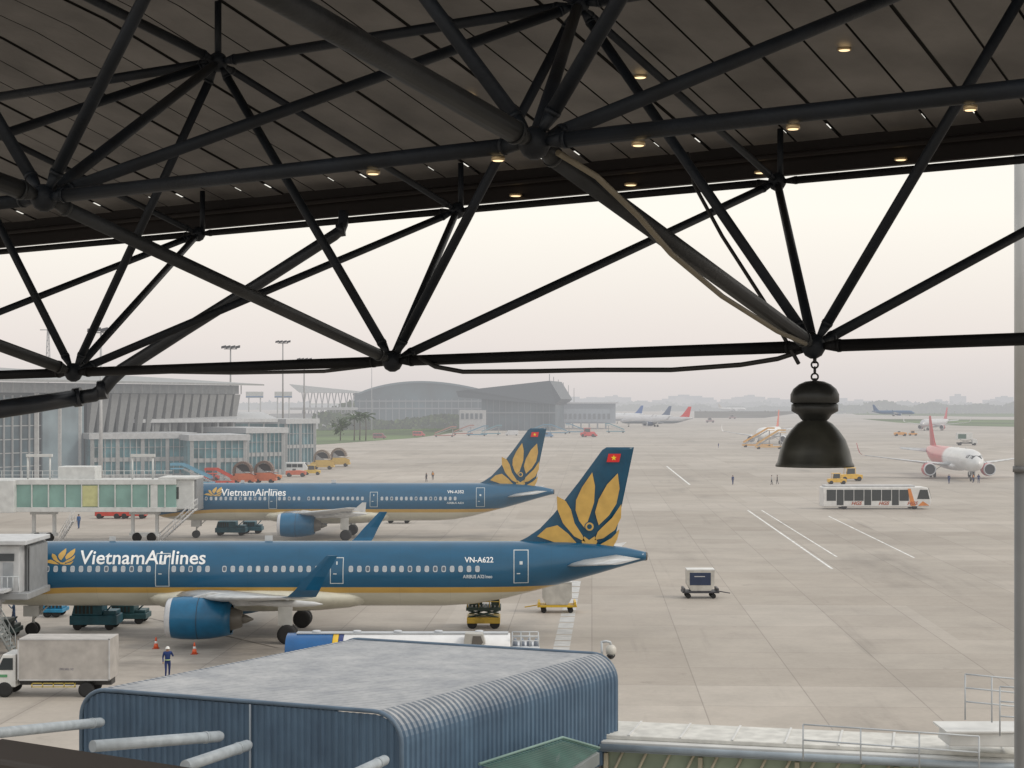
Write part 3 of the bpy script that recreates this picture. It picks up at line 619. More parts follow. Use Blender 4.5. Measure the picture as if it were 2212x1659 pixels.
airliner('airliner','blue airliner with gold lotus tail and winglets, engine towards the viewer',(-35.9,109,0),0,0,blueP,goldP,creamP,blueF,(.008,.115,.235),
   text=[('VietnamAirlines',8.5,4.72,8.0,.84,(.85,.86,.86)),('VN-A622',32.9,4.83,1.82,.34,(.85,.86,.86)),('AIRBUS A321neo',32.8,3.85,1.85,.22,(.7,.75,.78))],group=gB)
airliner('airliner','blue airliner with gold lotus tail parked at the next stand',(-39.93,187,0),0,115,blueP,goldP,creamP,blueF,(.008,.115,.235),sharklet=False,
   text=[('VietnamAirlines',8.1,4.72,7.1,.75,(.85,.86,.86)),('VN-A352',32.85,5.0,1.82,.32,(.85,.86,.86)),('AIRBUS A321',32.8,3.85,1.85,.22,(.7,.75,.78))],group=gB)
red=(.50,.04,.05)
p=G(2113,1040); p.y-=5; p.x-=1.3
airliner('airliner','white and red airliner parked nose towards the viewer',p,math.radians(88),200,white,white,white,red,red,1,True,tailc=red,xt=22,winglet_col=red)
p=G(1990,931); airliner('airliner','white airliner with red and grey tail on the far taxiway',p,math.radians(58),330,(.45,.45,.47),(.35,.1,.1),(.4,.4,.4),(.45,.06,.08),(.3,.05,.05),0,seg=20)
p=G(1340,922); airliner('airliner','white airliner with red tail parked at the far pier',p,math.radians(8),320,(.45,.45,.47),(.12,.17,.22),(.2,.22,.25),(.6,.03,.03),(.03,.05,.1),0,seg=20)
p=G(1318,915); airliner('airliner','white airliner with navy tail behind another at the pier',p,math.radians(10),420,(.55,.55,.57),(.3,.35,.4),(.35,.35,.37),(.03,.07,.16),(.1,.12,.2),0,seg=20)
p=G(1272,909); airliner('airliner','white airliner with blue tail parked at the far pier',p,math.radians(6),420,(.6,.62,.65),(.1,.3,.5),(.45,.45,.45),(.02,.10,.32),(.3,.3,.3),0,seg=20)
p=G(1976,899); airliner('airliner','hazy blue airliner taxiing in the distance',p,math.radians(176),380,(.02,.09,.2),(.02,.09,.2),(.12,.17,.22),(.02,.08,.2),(.03,.08,.16),0,seg=20)
p=G(1612,889); airliner('airliner','faint white airliner far out on the airfield',p,math.radians(182),700,white,white,white,(.5,.45,.4),white,0,seg=20)
p=G(1640,962); airliner('airliner','white airliner with red and yellow tail behind mobile stairs',p,math.radians(72),260,white,white,white,(.6,.10,.04),white,0,seg=20)
p=G(2058,884); airliner('airliner','tiny faint white airliner on the distant runway',p,math.radians(176),900,white,white,white,red,white,0,seg=12)
# ------------------------------------------------------------ people
def person(pos,rot,label,pose='stand',cols=((.03,.05,.14),(.03,.05,.14)),helmet=None,vest=None,Y=0,h=1.7):
    s=h/1.7; me=bpy.data.meshes.new('person')
    st=.12 if pose=='stand' else .28
    J={'pel':(0,0,.93),'sp':(0,.0,1.12),'ch':(0,.0,1.33),'nk':(0,0,1.48),'hd':(0,.015,1.58),'ht':(0,.01,1.70),
     'hl':(.10,0,.88),'kl':(.11,st*.5,.48),'al':(.12,st*.5-(.05 if pose!='stand' else 0),.09),'tl':(.13,st*.5+.15,.04),
     'hr':(-.10,0,.88),'kr':(-.11,-st*.3,.48),'ar':(-.12,-st*.9,.09),'tr':(-.13,-st*.9+.16,.04),
     'sl':(.19,0,1.40),'el':(.25,-.02,1.13),'wl':(.25,.08,.90),'fl':(.25,.11,.80),
     'sr':(-.19,0,1.40),'er':(-.25,-.04,1.13),'wr':(-.24,.06,.90),'fr':(-.24,.10,.80)}
    if pose=='arm': J['er']=(-.28,.15,1.2); J['wr']=(-.2,.3,1.38); J['fr']=(-.17,.36,1.45)
    Rr={'pel':.15,'sp':.13,'ch':.155,'nk':.06,'hd':.095,'ht':.07,'hl':.095,'kl':.062,'al':.045,'tl':.04,'hr':.095,'kr':.062,'ar':.045,'tr':.04,'sl':.07,'el':.045,'wl':.032,'fl':.035,'sr':.07,'er':.045,'wr':.032,'fr':.035}
    ks=list(J); E=[('pel','sp'),('sp','ch'),('ch','nk'),('nk','hd'),('hd','ht'),('pel','hl'),('hl','kl'),('kl','al'),('al','tl'),('pel','hr'),('hr','kr'),('kr','ar'),('ar','tr'),('ch','sl'),('sl','el'),('el','wl'),('wl','fl'),('ch','sr'),('sr','er'),('er','wr'),('wr','fr')]
    me.from_pydata([tuple(t*s for t in J[k]) for k in ks],[(ks.index(x),ks.index(y)) for x,y in E],[])
    o=bpy.data.objects.new('person',me); SC.collection.objects.link(o)
    md=o.modifiers.new('s','SKIN'); 
    for i,k in enumerate(ks): me.skin_vertices[0].data[i].radius=(Rr[k]*s,Rr[k]*s*(.8 if k in('pel','sp','ch') else 1))
    me.skin_vertices[0].data[0].use_root=True
    sd=o.modifiers.new('d','SUBSURF'); sd.levels=1; sd.render_levels=1
    dg=bpy.context.evaluated_depsgraph_get(); nm=bpy.data.meshes.new_from_object(o.evaluated_get(dg)); bpy.data.objects.remove(o)
    nm.materials.clear()
    for n_,c_ in (('trousers',cols[0]),('shirt',cols[1]),('skin',(.35,.2,.13)),('shoe',(.02,.02,.02))): nm.materials.append(M(n_+str(cols[0 if n_=='trousers' else 1][0])+str(cols[1][1]),c_,.8,Y=Y,noise=.2,scale=8))
    for p_ in nm.polygons:
        z=p_.center.z/s; p_.use_smooth=True
        p_.material_index=2 if (z>1.47 or (abs(p_.center.x)>.19*s and z<.9 and z>.7)) else (3 if z<.08 else (0 if z<.95 else 1))
    o=bpy.data.objects.new('person',nm); SC.collection.objects.link(o); o.location=pos; o.rotation_euler[2]=rot; tag(o,label,'person')
    if helmet: MB().lathe((0,.015*s,1.60*s),(0,0,1),[(0,.14*s),(.02*s,.115*s),(.08*s,.1*s),(.13*s,.05*s),(.14*s,.01)],14).obj('helmet',M('helmet',helmet,.4,Y=Y),o)
    else: MB().lathe((0,.0,1.61*s),(0,0,1),[(0,.1*s),(.05*s,.1*s),(.1*s,.06*s),(.115*s,.01)],12).obj('hair',M('hair',(.02,.018,.015),.7,Y=Y),o)
    if vest: MB().lathe((0,0,1.0*s),(0,0,1),[(0,.175*s),(.15*s,.165*s),(.35*s,.18*s),(.42*s,.12*s)],14).obj('safety_vest',M('vest'+str(vest[0]),vest,.6,Y=Y),o)
    return o
w_=person(G(362,1465),math.radians(200),'worker in dark blue overalls and white helmet standing on the apron','arm',((.012,.03,.13),(.012,.035,.15)),(.75,.75,.72))
MB().lathe((0,0,.98),(0,0,1),[(0,.155),(.05,.15)],16).obj('reflective_belt',M('reflective green',(.45,.6,.3),.5),w_)
person(G(1583,1047),.5,'person in dark clothes standing on open apron',Y=150)
person(G(1667,1047),1.2,'person in dark trousers and pale shirt walking','walk',((.04,.04,.05),(.4,.4,.4)),Y=150)
person(G(1679,1046),1.4,'person in dark clothes walking beside another person','walk',((.03,.03,.04),(.08,.07,.07)),Y=150)
person(G(935,1037),.2,'person in an orange vest standing on the apron','stand',((.04,.04,.06),(.1,.1,.1)),vest=(.6,.25,.05),Y=150)
person(G(921,1041),2.2,'person in dark clothes on the apron','stand',((.04,.04,.06),(.1,.1,.1)),Y=150)
person(G(2050,1045),.2,'person in dark clothes beside the red and white airliner','stand',Y=150)
person(G(2102,1043),.9,'person in orange vest by the airliner nose wheel','stand',vest=(.6,.25,.05),Y=150)
person(G(2114,1044),2.9,'person in dark clothes by the airliner nose wheel','stand',Y=150)
person(G(1552,968),.9,'distant person in dark clothes on the apron','stand',Y=300)
person(G(170,1142),.9,'ground worker in blue near the mobile stair','stand',((.03,.08,.2),(.03,.1,.25)),Y=90)
person(G(30,1352),1.9,'ground worker in blue beside the nose gear','arm',((.03,.05,.1),(.03,.06,.12)),Y=30)
# ------------------------------------------------------------ vehicles
def P2(n,c_,r=.45,Y=0,**k): return M(n,c_,r,Y=Y,**k)
# box truck
T=top('box_truck','small white box truck with grey cargo box on the apron','truck',G(126,1500),0); T.scale=(.94,.94,.93)
MB().box(-1.9,3.05,-1.05,1.05,.95,3.2).obj('cargo_box',P2('cargo grey',(.42,.395,.37),.5,noise=.15),T,bevel=.02)
mb=MB()
for x in (-1.9,3.01): mb.box(x-.02,x+.06,-1.075,-1.05,.93,3.22)
mb.box(-1.9,3.05,-1.075,-1.05,3.14,3.22); mb.box(-1.9,3.05,-1.075,-1.05,.93,1.0)
mb.obj('box_frame',P2('frame pale',(.5,.5,.5)),T)
cab=MB(); cab.prism([(-3.3,-.95,.55),(-2.05,-.95,.55),(-2.05,-.95,2.35),(-2.75,-.95,2.35),(-3.15,-.95,1.55),(-3.33,-.95,1.45)],(0,1.9,0)); cab.obj('cab',P2('white truck paint',(.68,.68,.66),.3),T,bevel=.06)
MB().prism([(-3.02,-.97,1.5),(-2.2,-.97,1.5),(-2.2,-.97,2.15),(-2.72,-.97,2.15)],(0,-.012,0)).obj('side_window',P2('dark window',(.03,.04,.045),.1),T)
MB().prism([(-3.17,-.85,1.5),(-2.79,-.85,2.28),(-2.79,.85,2.28),(-3.17,.85,1.5)],(-.02,0,.02)).obj('windscreen',P2('dark window',(.03,.04,.045),.1),T)
MB().prism([(-3.0,-.96,1.1),(-2.5,-.96,1.1),(-2.5,-.96,1.25),(-3.0,-.96,1.25)],(0,-.01,0)).obj('door_stripe',P2('truck green',(.1,.3,.15)),T)
MB().box(-3.4,-3.28,-.9,.9,.4,.75).obj('bumper',P2('dark plastic',(.05,.05,.05)),T,bevel=.02)
MB().box(-3.36,-3.30,-.85,-.6,.85,1.05).obj('headlight',P2('headlight lens',(.7,.7,.7),.1),T)
MB().box(-1.95,3.0,-.45,.45,.6,.94).obj('chassis',P2('chassis dark',(.04,.04,.04)),T)
mb=MB(); mb.box(-1.2,1.2,-.98,-.93,.55,.6,0); mb.box(-1.2,1.2,-.98,-.93,.75,.8,0)
for k in range(5): mb.box(-1.2+k*.58,-1.14+k*.58,-.98,-.93,.55,.8,0)
mb.obj('side_guard',P2('guard yellow',(.55,.42,.1)),T)
for x in (-2.65,1.75):
    for y in (-.88,.88): wheel(T,x,y,.42,.42,.24)
MB().box(-3.32,-3.22,-1.15,-1.0,1.6,2.0).obj('mirror',P2('dark plastic',(.05,.05,.05)),T)
vs,fs,H=textmesh('0902.805.142',.75,.12); MB().add([(.35+p[0],-1.062,1.5+p[1]) for p in vs],fs).obj('lettering',P2('faded lettering',(.15,.15,.2)),T)
# airport bus
def bus():
    T=top('apron_bus','long low white apron bus with dark windows and orange stripes','bus',G(1890,1099),0); Y=130
    L=15.1/2
    MB().prism([(-L,-1.5,.35),(L-.25,-1.5,.35),(L,-1.5,1.0),(L-.05,-1.5,1.7),(L-.45,-1.5,3.0),(L-.9,-1.5,3.12),(-L+.1,-1.5,3.12),(-L,-1.5,3.0)],(0,3,0)).obj('body',P2('bus white',(.66,.65,.63),.3,Y),T,bevel=.12)
    wd=P2('bus window dark',(.03,.035,.035),.12,Y)
    x=-L+.5
    for w_ in (1.35,1.0,1.35,1.35,1.0,1.35,1.35,1.0,1.35):
        MB().box(x,x+w_-.05,-1.525,-1.503,1.2 if w_>1.1 else .6,2.75).obj('window' if w_>1.1 else 'door',wd,T); x+=w_+.05
    MB().prism([(L-2.0,-1.53,1.45),(L-.25,-1.53,1.45),(L-.55,-1.53,2.75),(L-1.6,-1.53,2.75)],(0,.02,0)).obj('cab_window',wd,T)
    MB().prism([(L+.01,-1.35,1.5),(L-.38,-1.35,2.95),(L-.38,1.35,2.95),(L+.01,1.35,1.5)],(.03,0,.01)).obj('windscreen',wd,T)
    MB().box(-L+.3,L-2.2,-1.2,1.2,3.14,3.36).obj('roof_unit',P2('bus roof grey',(.5,.5,.5),.5,Y),T,bevel=.05)
    MB().prism([(L-2.9,-1.535,.5),(L-2.2,-1.535,.5),(L-2.9,-1.535,2.9),(L-3.3,-1.535,2.9)],(0,.02,0)).obj('orange_stripe',P2('bus orange',(.65,.22,.04),.4,Y),T)
    MB().prism([(L-1.9,-1.535,.5),(L-.3,-1.535,.55),(L-1.2,-1.535,1.15)],(0,.02,0)).obj('orange_stripe',P2('bus orange',(.65,.22,.04),.4,Y),T)
    for x in (-3.6,.2,4.2):
        vs,fs,H=textmesh('HGS',1.5,.5,bold=.03,shear=.3); MB().add([(x+p[0],-1.545,.62+p[1]) for p in vs],fs).obj('lettering',P2('bus letter red',(.4,.08,.03),.4,Y),T)
    for x in (-4.6,5.2):
        for y in (-1.35,1.35): wheel(T,x,y,.42,.42,.28,Y=Y)
bus()
def tug(pos,rot,label,col=(.7,.42,.05),Y=150,cab=True,sc=1.0,cat='tug'):
    T=top('baggage_tug',label,cat,pos,rot); T.scale=(sc,)*3
    cm=P2('tug paint'+str(col[0]),col,.4,Y)
    MB().prism([(-1.7,-.75,.35),(1.6,-.75,.35),(1.65,-.75,.95),(.6,-.75,1.1),(-.9,-.75,1.05),(-1.7,-.75,1.0)],(0,1.5,0)).obj('body',cm,T,bevel=.06)
    if cab:
        mb=MB()
        for x in (-.9,.5):
            for y in (-.7,.7): mb.cyl((x,y,1.0),(x*.9,y,1.95),.04,n=6)
        mb.obj('cab_pillar',cm,T); MB().box(-1.0,.6,-.75,.75,1.95,2.05).obj('cab_roof',cm,T,bevel=.03)
        MB().box(-.85,.42,-.69,-.67,1.1,1.9).obj('cab_glass',P2('dark window2',(.05,.06,.06),.1,Y),T)
    MB().box(-.6,-.1,-.5,.5,1.0,1.35).obj('seat',P2('dark plastic2',(.05,.05,.05),.6,Y),T,bevel=.04)
    for x in (-1.15,1.1):
        for y in (-.68,.68): wheel(T,x,y,.35,.35,.2,Y=Y)
    return T
tug(G(1808,1046),0,'yellow baggage tug with cab parked near the apron bus'); tug(G(1838,1039),.1,'yellow ground power truck beside a tug',sc=1.25)
tug(G(1945,942),0,'orange low tug far out on the apron',(.65,.3,.06),300,False,1.6); tug(G(1972,941),0,'orange low tug beside another tug',(.65,.3,.06),300,True,1.1)
tug(G(1270,944),0,'small red vehicle far out near the pier',(.6,.05,.04),330,True,1.9,'vehicle')
tug(G(236,1120),0,'red baggage tug behind the passenger bridge',(.5,.05,.03),100,False); tug(G(290,1120),0,'red baggage tug parked behind the bridge',(.5,.05,.03),100,True)
tug(G(640,1030),0,'orange red tug beside the white van',(.55,.12,.05),200,False,1.2); tug(G(675,1026),0,'yellow tug beside the white van',(.6,.4,.06),200,True,1.0); tug(G(590,1037),0,'orange tug near the concourse gallery',(.6,.2,.05),180,False,1.0)
tug(G(455,1038),0,'red tug near the concourse gallery',(.5,.06,.04),180,True,1.0)
tug(G(1534,913),0,'tiny vehicle out on the far apron',(.3,.2,.2),500,True,1.8,'vehicle'); tug(G(1582,905),0,'tiny vehicle out on the far apron',(.3,.3,.3),500,True,1.8,'vehicle')
def van(pos,rot,label,col,Y,name='van',L=5.4,h=2.3):
    T=top(name,label,'van',pos,rot); cm=P2('van paint'+str(col),col,.3,Y); wd=P2('van glass',(.04,.045,.05),.1,Y)
    MB().prism([(-L/2,-.95,.35),(L/2-.1,-.95,.35),(L/2,-.95,1.0),(L/2-.7,-.95,1.25),(L/2-1.4,-.95,h),(-L/2,-.95,h)],(0,1.9,0)).obj('body',cm,T,bevel=.1)
    for k in range(3): MB().box(-L/2+.3+k*1.15,-L/2+1.35+k*1.15,-.972,-.952,1.25,h-.35).obj('window',wd,T)
    MB().prism([(L/2-.66,-.8,1.32),(L/2-1.28,-.8,h-.12),(L/2-1.28,.8,h-.12),(L/2-.66,.8,1.32)],(.05,0,.03)).obj('windscreen',wd,T)
    for x in (-L/2+.9,L/2-1.0):
        for y in (-.85,.85): wheel(T,x,y,.34,.34,.22,Y=Y)
van(G(645,1022),0,'white passenger van parked beside the concourse',(.7,.7,.7),180)
van(G(820,948),0,'dark red van parked near the palm trees',(.25,.06,.06),350); van(G(1275,944),.2,'red van parked at the far pier',(.55,.05,.05),330,L=6)
van(G(905,943),0,'red van parked by the far terminal',(.5,.06,.05),360); van(G(1105,941),math.pi,'white van parked by the dark pier',(.6,.6,.6),360,L=6); van(G(1180,945),0,'blue van parked by the dark pier',(.08,.2,.35),360,L=6)
def dolly(pos,rot,label,base,Y,cc,name='container_dolly'):
    T=top(name,label,'baggage dolly',pos,rot); bm=P2('dolly base'+str(base),base,.5,Y)
    MB().box(-1.4,1.4,-.8,.8,.42,.56).obj('deck',bm,T,bevel=.02); MB().cyl((1.4,0,.5),(2.3,0,.35),.04,n=8).obj('tow_bar',bm,T)
    for x in (-1.35,1.2): MB().box(x,x+.15,-.85,.85,.56,.8).obj('end_stop',bm,T)
    for x in (-.95,.95):
        for y in (-.6,.6): wheel(T,x,y,.2,.2,.14,Y=Y)
    C=top('baggage_container','silver baggage container with printed panel, resting on a dolly','container',(pos[0],pos[1],.58),rot)
    MB().prism([(-.75,-.7,0),(.75,-.7,0),(1.05,-.7,.5),(1.05,-.7,1.55),(-1.05,-.7,1.55),(-1.05,-.7,.5)],(0,1.4,0)).obj('shell',P2('container silver',(.50,.48,.44),.4,Y,noise=.2),C,bevel=.02)
    MB().box(-1.07,1.07,-.72,.72,1.55,1.66).obj('roof_frame',P2('container roof',(.64,.64,.62),.4,Y),C,bevel=.02)
    MB().box(-.85,.75,-.725,-.705,.45,1.4).obj('panel',P2('panel'+str(cc),cc,.5,Y),C)
    MB().box(-.5,.3,-.735,-.727,1.08,1.14).obj('stripe',P2('panel stripe',(.5,.5,.5),.5,Y),C)
dolly(G(1512,1291),0,'dark container dolly alone on the open apron',(.05,.05,.06),30,(.02,.035,.08))
dolly(G(1203,1322),math.pi,'yellow container dolly behind the airliner tail',(.65,.42,.04),20,(.42,.41,.38))
# container loader
T=top('container_loader','yellow and dark cargo loader standing behind the airliner wing','cargo loader',G(1045,1354),0)
yl=P2('loader yellow',(.5,.33,.04),.5,noise=.3); dk=P2('loader dark green',(.03,.05,.042),.6,noise=.3)
MB().box(-1.1,1.1,-1.1,1.1,.35,.75).obj('chassis',yl,T,bevel=.03); MB().box(-1.15,1.15,-1.1,1.1,1.2,1.42).obj('platform',dk,T,bevel=.02)
for y in (-1.0,1.0):
    mb=MB(); mb.cyl((-1,y,.75),(1,y,1.2),.06,n=8); mb.cyl((1,y,.75),(-1,y,1.2),.06,n=8); mb.obj('scissor_lift',dk,T)
mb=MB()
for x in (-1.05,-.3,.4,1.05): mb.cyl((x,-1.05,1.4),(x,-1.05,2.15),.03,n=6)
mb.cyl((-1.05,-1.05,2.15),(1.05,-1.05,2.15),.03,n=6); mb.cyl((-1.05,-1.05,1.8),(1.05,-1.05,1.8),.03,n=6); mb.obj('guard_rail',yl,T)
mb=MB(); 
for k in range(9): mb.cyl((-1+.25*k,-1,1.48),(-1+.25*k,1,1.48),.06,n=8)
mb.obj('roller_bed',P2('roller steel',(.3,.3,.3),.4),T)
MB().box(.5,1.05,-.9,-.2,1.42,2.3).obj('operator_stand',dk,T,bevel=.03); MB().box(-.9,-.1,-.6,.6,1.42,1.95).obj('control_box',dk,T,bevel=.03)
for x in (-.75,.75):
    for y in (-.95,.95): wheel(T,x,y,.33,.33,.25)
# fuel tanker
T=top('fuel_tanker','white tank truck with blue front end and silver fittings','tank truck',G(893,1496),0)
def tk(xa,xb,mat,nm,r=1.0):
    m=MB(); m.rings([[(x,1.15*r*math.cos(t),2.25+.82*r*math.sin(t)) for t in [2*math.pi*k/28 for k in range(28)]] for x in (xa,xb)]); return m.obj(nm,mat,T,bevel=.04)
tk(-3.55,5.0,P2('tank white',(.70,.70,.70),.25,noise=.08),'tank')
tk(-6.5,-4.1,P2('tank blue',(.012,.10,.28),.25),'tank_front'); tk(-4.1,-3.8,P2('tank yellow',(.7,.45,.03),.3),'tank_band',1.003); tk(-3.8,-3.55,P2('tank navy',(.02,.04,.16),.3),'tank_band',1.003)
MB().box(-6.0,4.9,-.32,.32,3.06,3.12).obj('walkway',P2('walkway grey',(.45,.47,.49),.5),T)
for k in range(5): MB().lathe((-5.0+2.1*k,0,3.12),(0,0,1),[(0,.22),(.07,.22),(.09,.18)],14).obj('hatch',P2('hatch silver',(.5,.52,.55),.3,noise=.1),T)
for y in (-.9,.6):
    mb=MB(); mb.cyl((5.1,y,3.05),(6.45,y,3.05),.03,n=6); mb.cyl((5.1,y,2.8),(6.45,y,2.8),.03,n=6)
    for k in range(4): mb.cyl((5.1+k*.45,y,2.5),(5.1+k*.45,y,3.05),.03,n=6)
    mb.obj('platform_rail',rail,T)
MB().box(5.05,6.5,-1.05,1.05,1.6,2.5).obj('pump_cabinet',P2('cabinet white',(.6,.62,.64),.4),T,bevel=.05)
for k in range(4): MB().lathe((5.25+k*.36,-.6,2.5),(0,0,1),[(0,.13),(.2,.13),(.25,.08),(.38,.07)],10).obj('valve',P2('valve steel',(.22,.25,.3),.35),T)
MB().prism([(2.6,-1.5,2.45),(3.4,-1.5,2.4),(3.75,-1.5,2.75),(3.6,-1.5,3.22),(2.7,-1.5,3.25)],(0,.8,0)).obj('lift_cabin',P2('cabin grey',(.40,.39,.36),.5),T,bevel=.03)
MB().prism([(3.0,-1.52,2.5),(3.38,-1.52,2.48),(3.62,-1.52,2.8),(3.5,-1.52,3.12),(3.1,-1.52,3.12)],(0,.015,0)).obj('cabin_opening',P2('cabin opening dark',(.10,.09,.08),.6),T)
MB().box(-6.4,6.4,-.5,.5,.6,.95).obj('chassis',P2('chassis dark',(.04,.04,.04)),T)
for x in (-5.5,-3,-.5,2,4.2): MB().box(x-.12,x+.12,-.7,.7,.95,1.6).obj('tank_saddle',P2('chassis dark',(.04,.04,.04)),T)
for x in (-5.4,-2,2.4,3.6,5.6):
    for y in (-1,1): wheel(T,x,y,.5,.5,.3)
# cones
for u,v,lab in ((337,1401,'orange traffic cone with white band near the engine'),(420,1413,'orange traffic cone with white band near the engine')):
    T=top('traffic_cone',lab,'traffic cone',G(u,v),0,'orange traffic cones around the airliner')
    MB().box(-.2,.2,-.2,.2,0,.04).obj('base',P2('cone base',(.35,.05,.02)),T,bevel=.01)
    MB().lathe((0,0,.04),(0,0,1),[(0,.16),(.28,.1),(.28,.1)],16).obj('lower_cone',P2('cone orange',(.75,.12,.04)),T)
    MB().lathe((0,0,.32),(0,0,1),[(0,.1),(.14,.075)],16).obj('reflective_band',P2('cone white',(.8,.8,.8)),T)
    MB().lathe((0,0,.46),(0,0,1),[(0,.075),(.24,.03)],16).obj('cone_tip',P2('cone orange',(.75,.12,.04)),T)
def gse(pos,rot,label,L,col,Y,h=1.3,name='service_cart'):
    T=top(name,label,'service cart',pos,rot); cm=P2('gse'+str(col),col,.5,Y,noise=.3)
    MB().box(-L/2,L/2,-.9,.9,.35,h*.55).obj('chassis',cm,T,bevel=.04); MB().prism([(-L/2+.1,-.8,h*.55),(L*.18,-.8,h*.55),(L*.18,-.8,h),(-L/2+.3,-.8,h)],(0,1.6,0)).obj('engine_housing',cm,T,bevel=.05)
    mb=MB()
    for k in range(5): mb.box(-L/2+.35+k*.25,-L/2+.5+k*.25,-.82,-.802,h*.62,h*.92)
    mb.obj('vent_grille',P2('gse dark',(.02,.025,.025),.6,Y),T)
    MB().cyl((L*.2,-.5,h*.6),(L/2,-.5,h*1.15),.05,n=8).obj('lift_arm',cm,T); MB().box(L*.2,L/2-.1,-.7,.7,h*.56,h*.72).obj('control_box',cm,T,bevel=.03)
    for x in (-L/2+.5,L/2-.5):
        for y in (-.75,.75): wheel(T,x,y,.3,.3,.2,Y=Y)
teal=(.012,.085,.12); 
gse(G(208,1358),0,'dark teal cargo loader under the airliner belly',3.1,teal,30,1.75); gse(G(280,1345),0,'dark teal belt loader beside a cargo loader',2.6,(.02,.07,.08),30,1.3)
gse(G(118,1331),0,'bright blue service cart near the nose gear',1.6,(.02,.22,.4),30,1.1); gse(G(500,1156),0,'dark teal loader under the second airliner',3.4,teal,100,1.6); gse(G(545,1152),0,'dark teal service cart under the second airliner',2.4,teal,100,1.4)
gse(G(862,1130),0,'dark green dolly under the second airliner',3,(.05,.09,.06),100,.7)
gse(G(15,1376),0,'dark teal tow vehicle by the nose gear',1.6,(.03,.05,.05),20,1.2)
# catering truck
T=top('catering_truck','white high lift catering truck with green box','truck',G(2084,962),0); Y=250
MB().box(-2.8,2.4,-1.2,1.2,2.0,4.3).obj('cargo_box',P2('catering white',(.62,.62,.6),.4,Y),T,bevel=.04); MB().box(-2.6,.2,-1.22,-1.2,2.3,3.9).obj('panel',P2('catering green',(.06,.12,.09),.4,Y),T)
MB().prism([(2.4,-1.1,.6),(4.1,-1.1,.6),(4.1,-1.1,1.4),(3.7,-1.1,2.2),(2.4,-1.1,2.2)],(0,2.2,0)).obj('cab',P2('catering white',(.62,.62,.6),.4,Y),T,bevel=.08)
MB().box(-2.8,2.4,-.5,.5,.6,1.0).obj('chassis',P2('chassis hazy',(.04,.04,.04),.6,Y),T)
mb=MB(); mb.cyl((-2,-.8,1),(2,-.8,2),.08,n=6); mb.cyl((2,-.8,1),(-2,-.8,2),.08,n=6); mb.obj('scissor_lift',P2('chassis hazy',(.04,.04,.04),.6,Y),T)
for x in (-1.8,3.2):
    for y in (-1,1): wheel(T,x,y,.45,.45,.3,Y=Y)
# stair trucks
def stairs(pos,rot,label,col,Y,name='mobile_stairs',L=8,H=4.2,hood=None,group=None,sc=1):
    T=top(name,label,'mobile stairs',pos,rot,group); T.scale=(sc,)*3; cm=P2('stair paint'+str(col),col,.5,Y); g=P2('stair grey',(.3,.3,.3),.6,Y)
    MB().box(-L/2,L/2,-1.0,1.0,.5,.95).obj('chassis',cm,T,bevel=.04)
    for x in (-L/2+1,L/2-1.2):
        for y in (-.9,.9): wheel(T,x,y,.4,.4,.25,Y=Y)
    if hood:
        for y in (-1.0,1.0):
            m=MB(); m.prism([(-L/2+.2,y,.9),(-L/2+.2,y,1.5),(-1.2,y,2.0),(1.2,y,2.0),(L/2-.2,y,1.3),(L/2-.2,y,.9)],(0,.05,0)); m.obj('side_panel',cm,T)
        rr=1.75; cz=2.3
        m=MB(); R=[]
        for k in range(29):
            ang=math.radians(-25+205*k/28); q=rr+(.07 if k%2 else 0)
            R.append([(q*math.cos(ang),yy,cz+q*math.sin(ang)*1.05) for yy in (-1.05,1.05)]+[((q-.4)*math.cos(ang),yy,cz+(q-.4)*math.sin(ang)*1.05) for yy in (1.05,-1.05)])
        m.rings(R,0,False,True); m.obj('canopy_hood',hood,T)
        m=MB(); m.prism([(1.35*math.cos(t),.3,cz+1.38*math.sin(t)) for t in [math.pi*k/12 for k in range(13)]],(0,.1,0)); m.obj('inner_screen',P2('hood inner',(.03,.026,.024),.7,Y),T)
        m=MB()
        for k in range(9): m.box(-1.5+.3*k,-1.2+.3*k,-.8,.8,.95,1.2+.24*k)
        m.obj('steps',g,T); 
        mb=MB(); mb.cyl((-1.6,-.95,2.0),(1.5,-.95,3.3),.05,n=6); mb.cyl((-1.6,-.95,2.0),(-2.4,-.95,1.9),.05,n=6); mb.obj('hand_rail',cm,T); return T
    mb=MB(); n=16
    for k in range(n):
        x=-L/2+.5+(L-2)*k/n; z=.95+(H-.95)*k/n; mb.box(x,x+(L-2)/n+.02,-.8,.8,z,z+(H-.95)/n)
    mb.obj('steps',g,T)
    MB().box(L/2-1.5,L/2+.6,-.95,.95,H-.05,H+.1).obj('landing',cm,T)
    for y in (-.9,.9):
        m=MB(); m.prism([(-L/2+.4,y,1.4),(-L/2+.4,y,1.9),(L/2-1.5,y,H+1.05),(L/2+.6,y,H+1.05),(L/2+.6,y,H+.6),(L/2-1.5,y,H+.6)],(0,.05,0)); m.obj('side_panel',cm,T)
    mb=MB(); mb.cyl((L/2-1,0,.9),(L/2-1,0,H),.15,n=8); mb.obj('support',g,T)
    return T
gs='orange mobile stairs parked by the aircraft'
stairs(G(1636,966),math.pi*.02,'orange and grey mobile stairs beside a distant airliner',(.62,.33,.08),250,L=10,H=5.5,group=gs); stairs(G(1662,970),math.pi*.02,'orange and grey mobile stairs beside a distant airliner',(.6,.36,.12),250,L=9,H=5.2,group=gs)
hd=P2('dark brown hood',(.13,.085,.065),.6,150); hd2=P2('grey brown hood',(.2,.15,.11),.6,200)
gh='hooded mobile stairs near the concourse'
stairs(G(525,1046),math.pi,'orange mobile stairs with dark curved canopy',(.5,.14,.06),150,hood=hd,group=gh,L=4.8); stairs(G(571,1044),math.pi,'orange mobile stairs with dark curved canopy',(.5,.14,.06),150,hood=hd,group=gh,L=4.6)
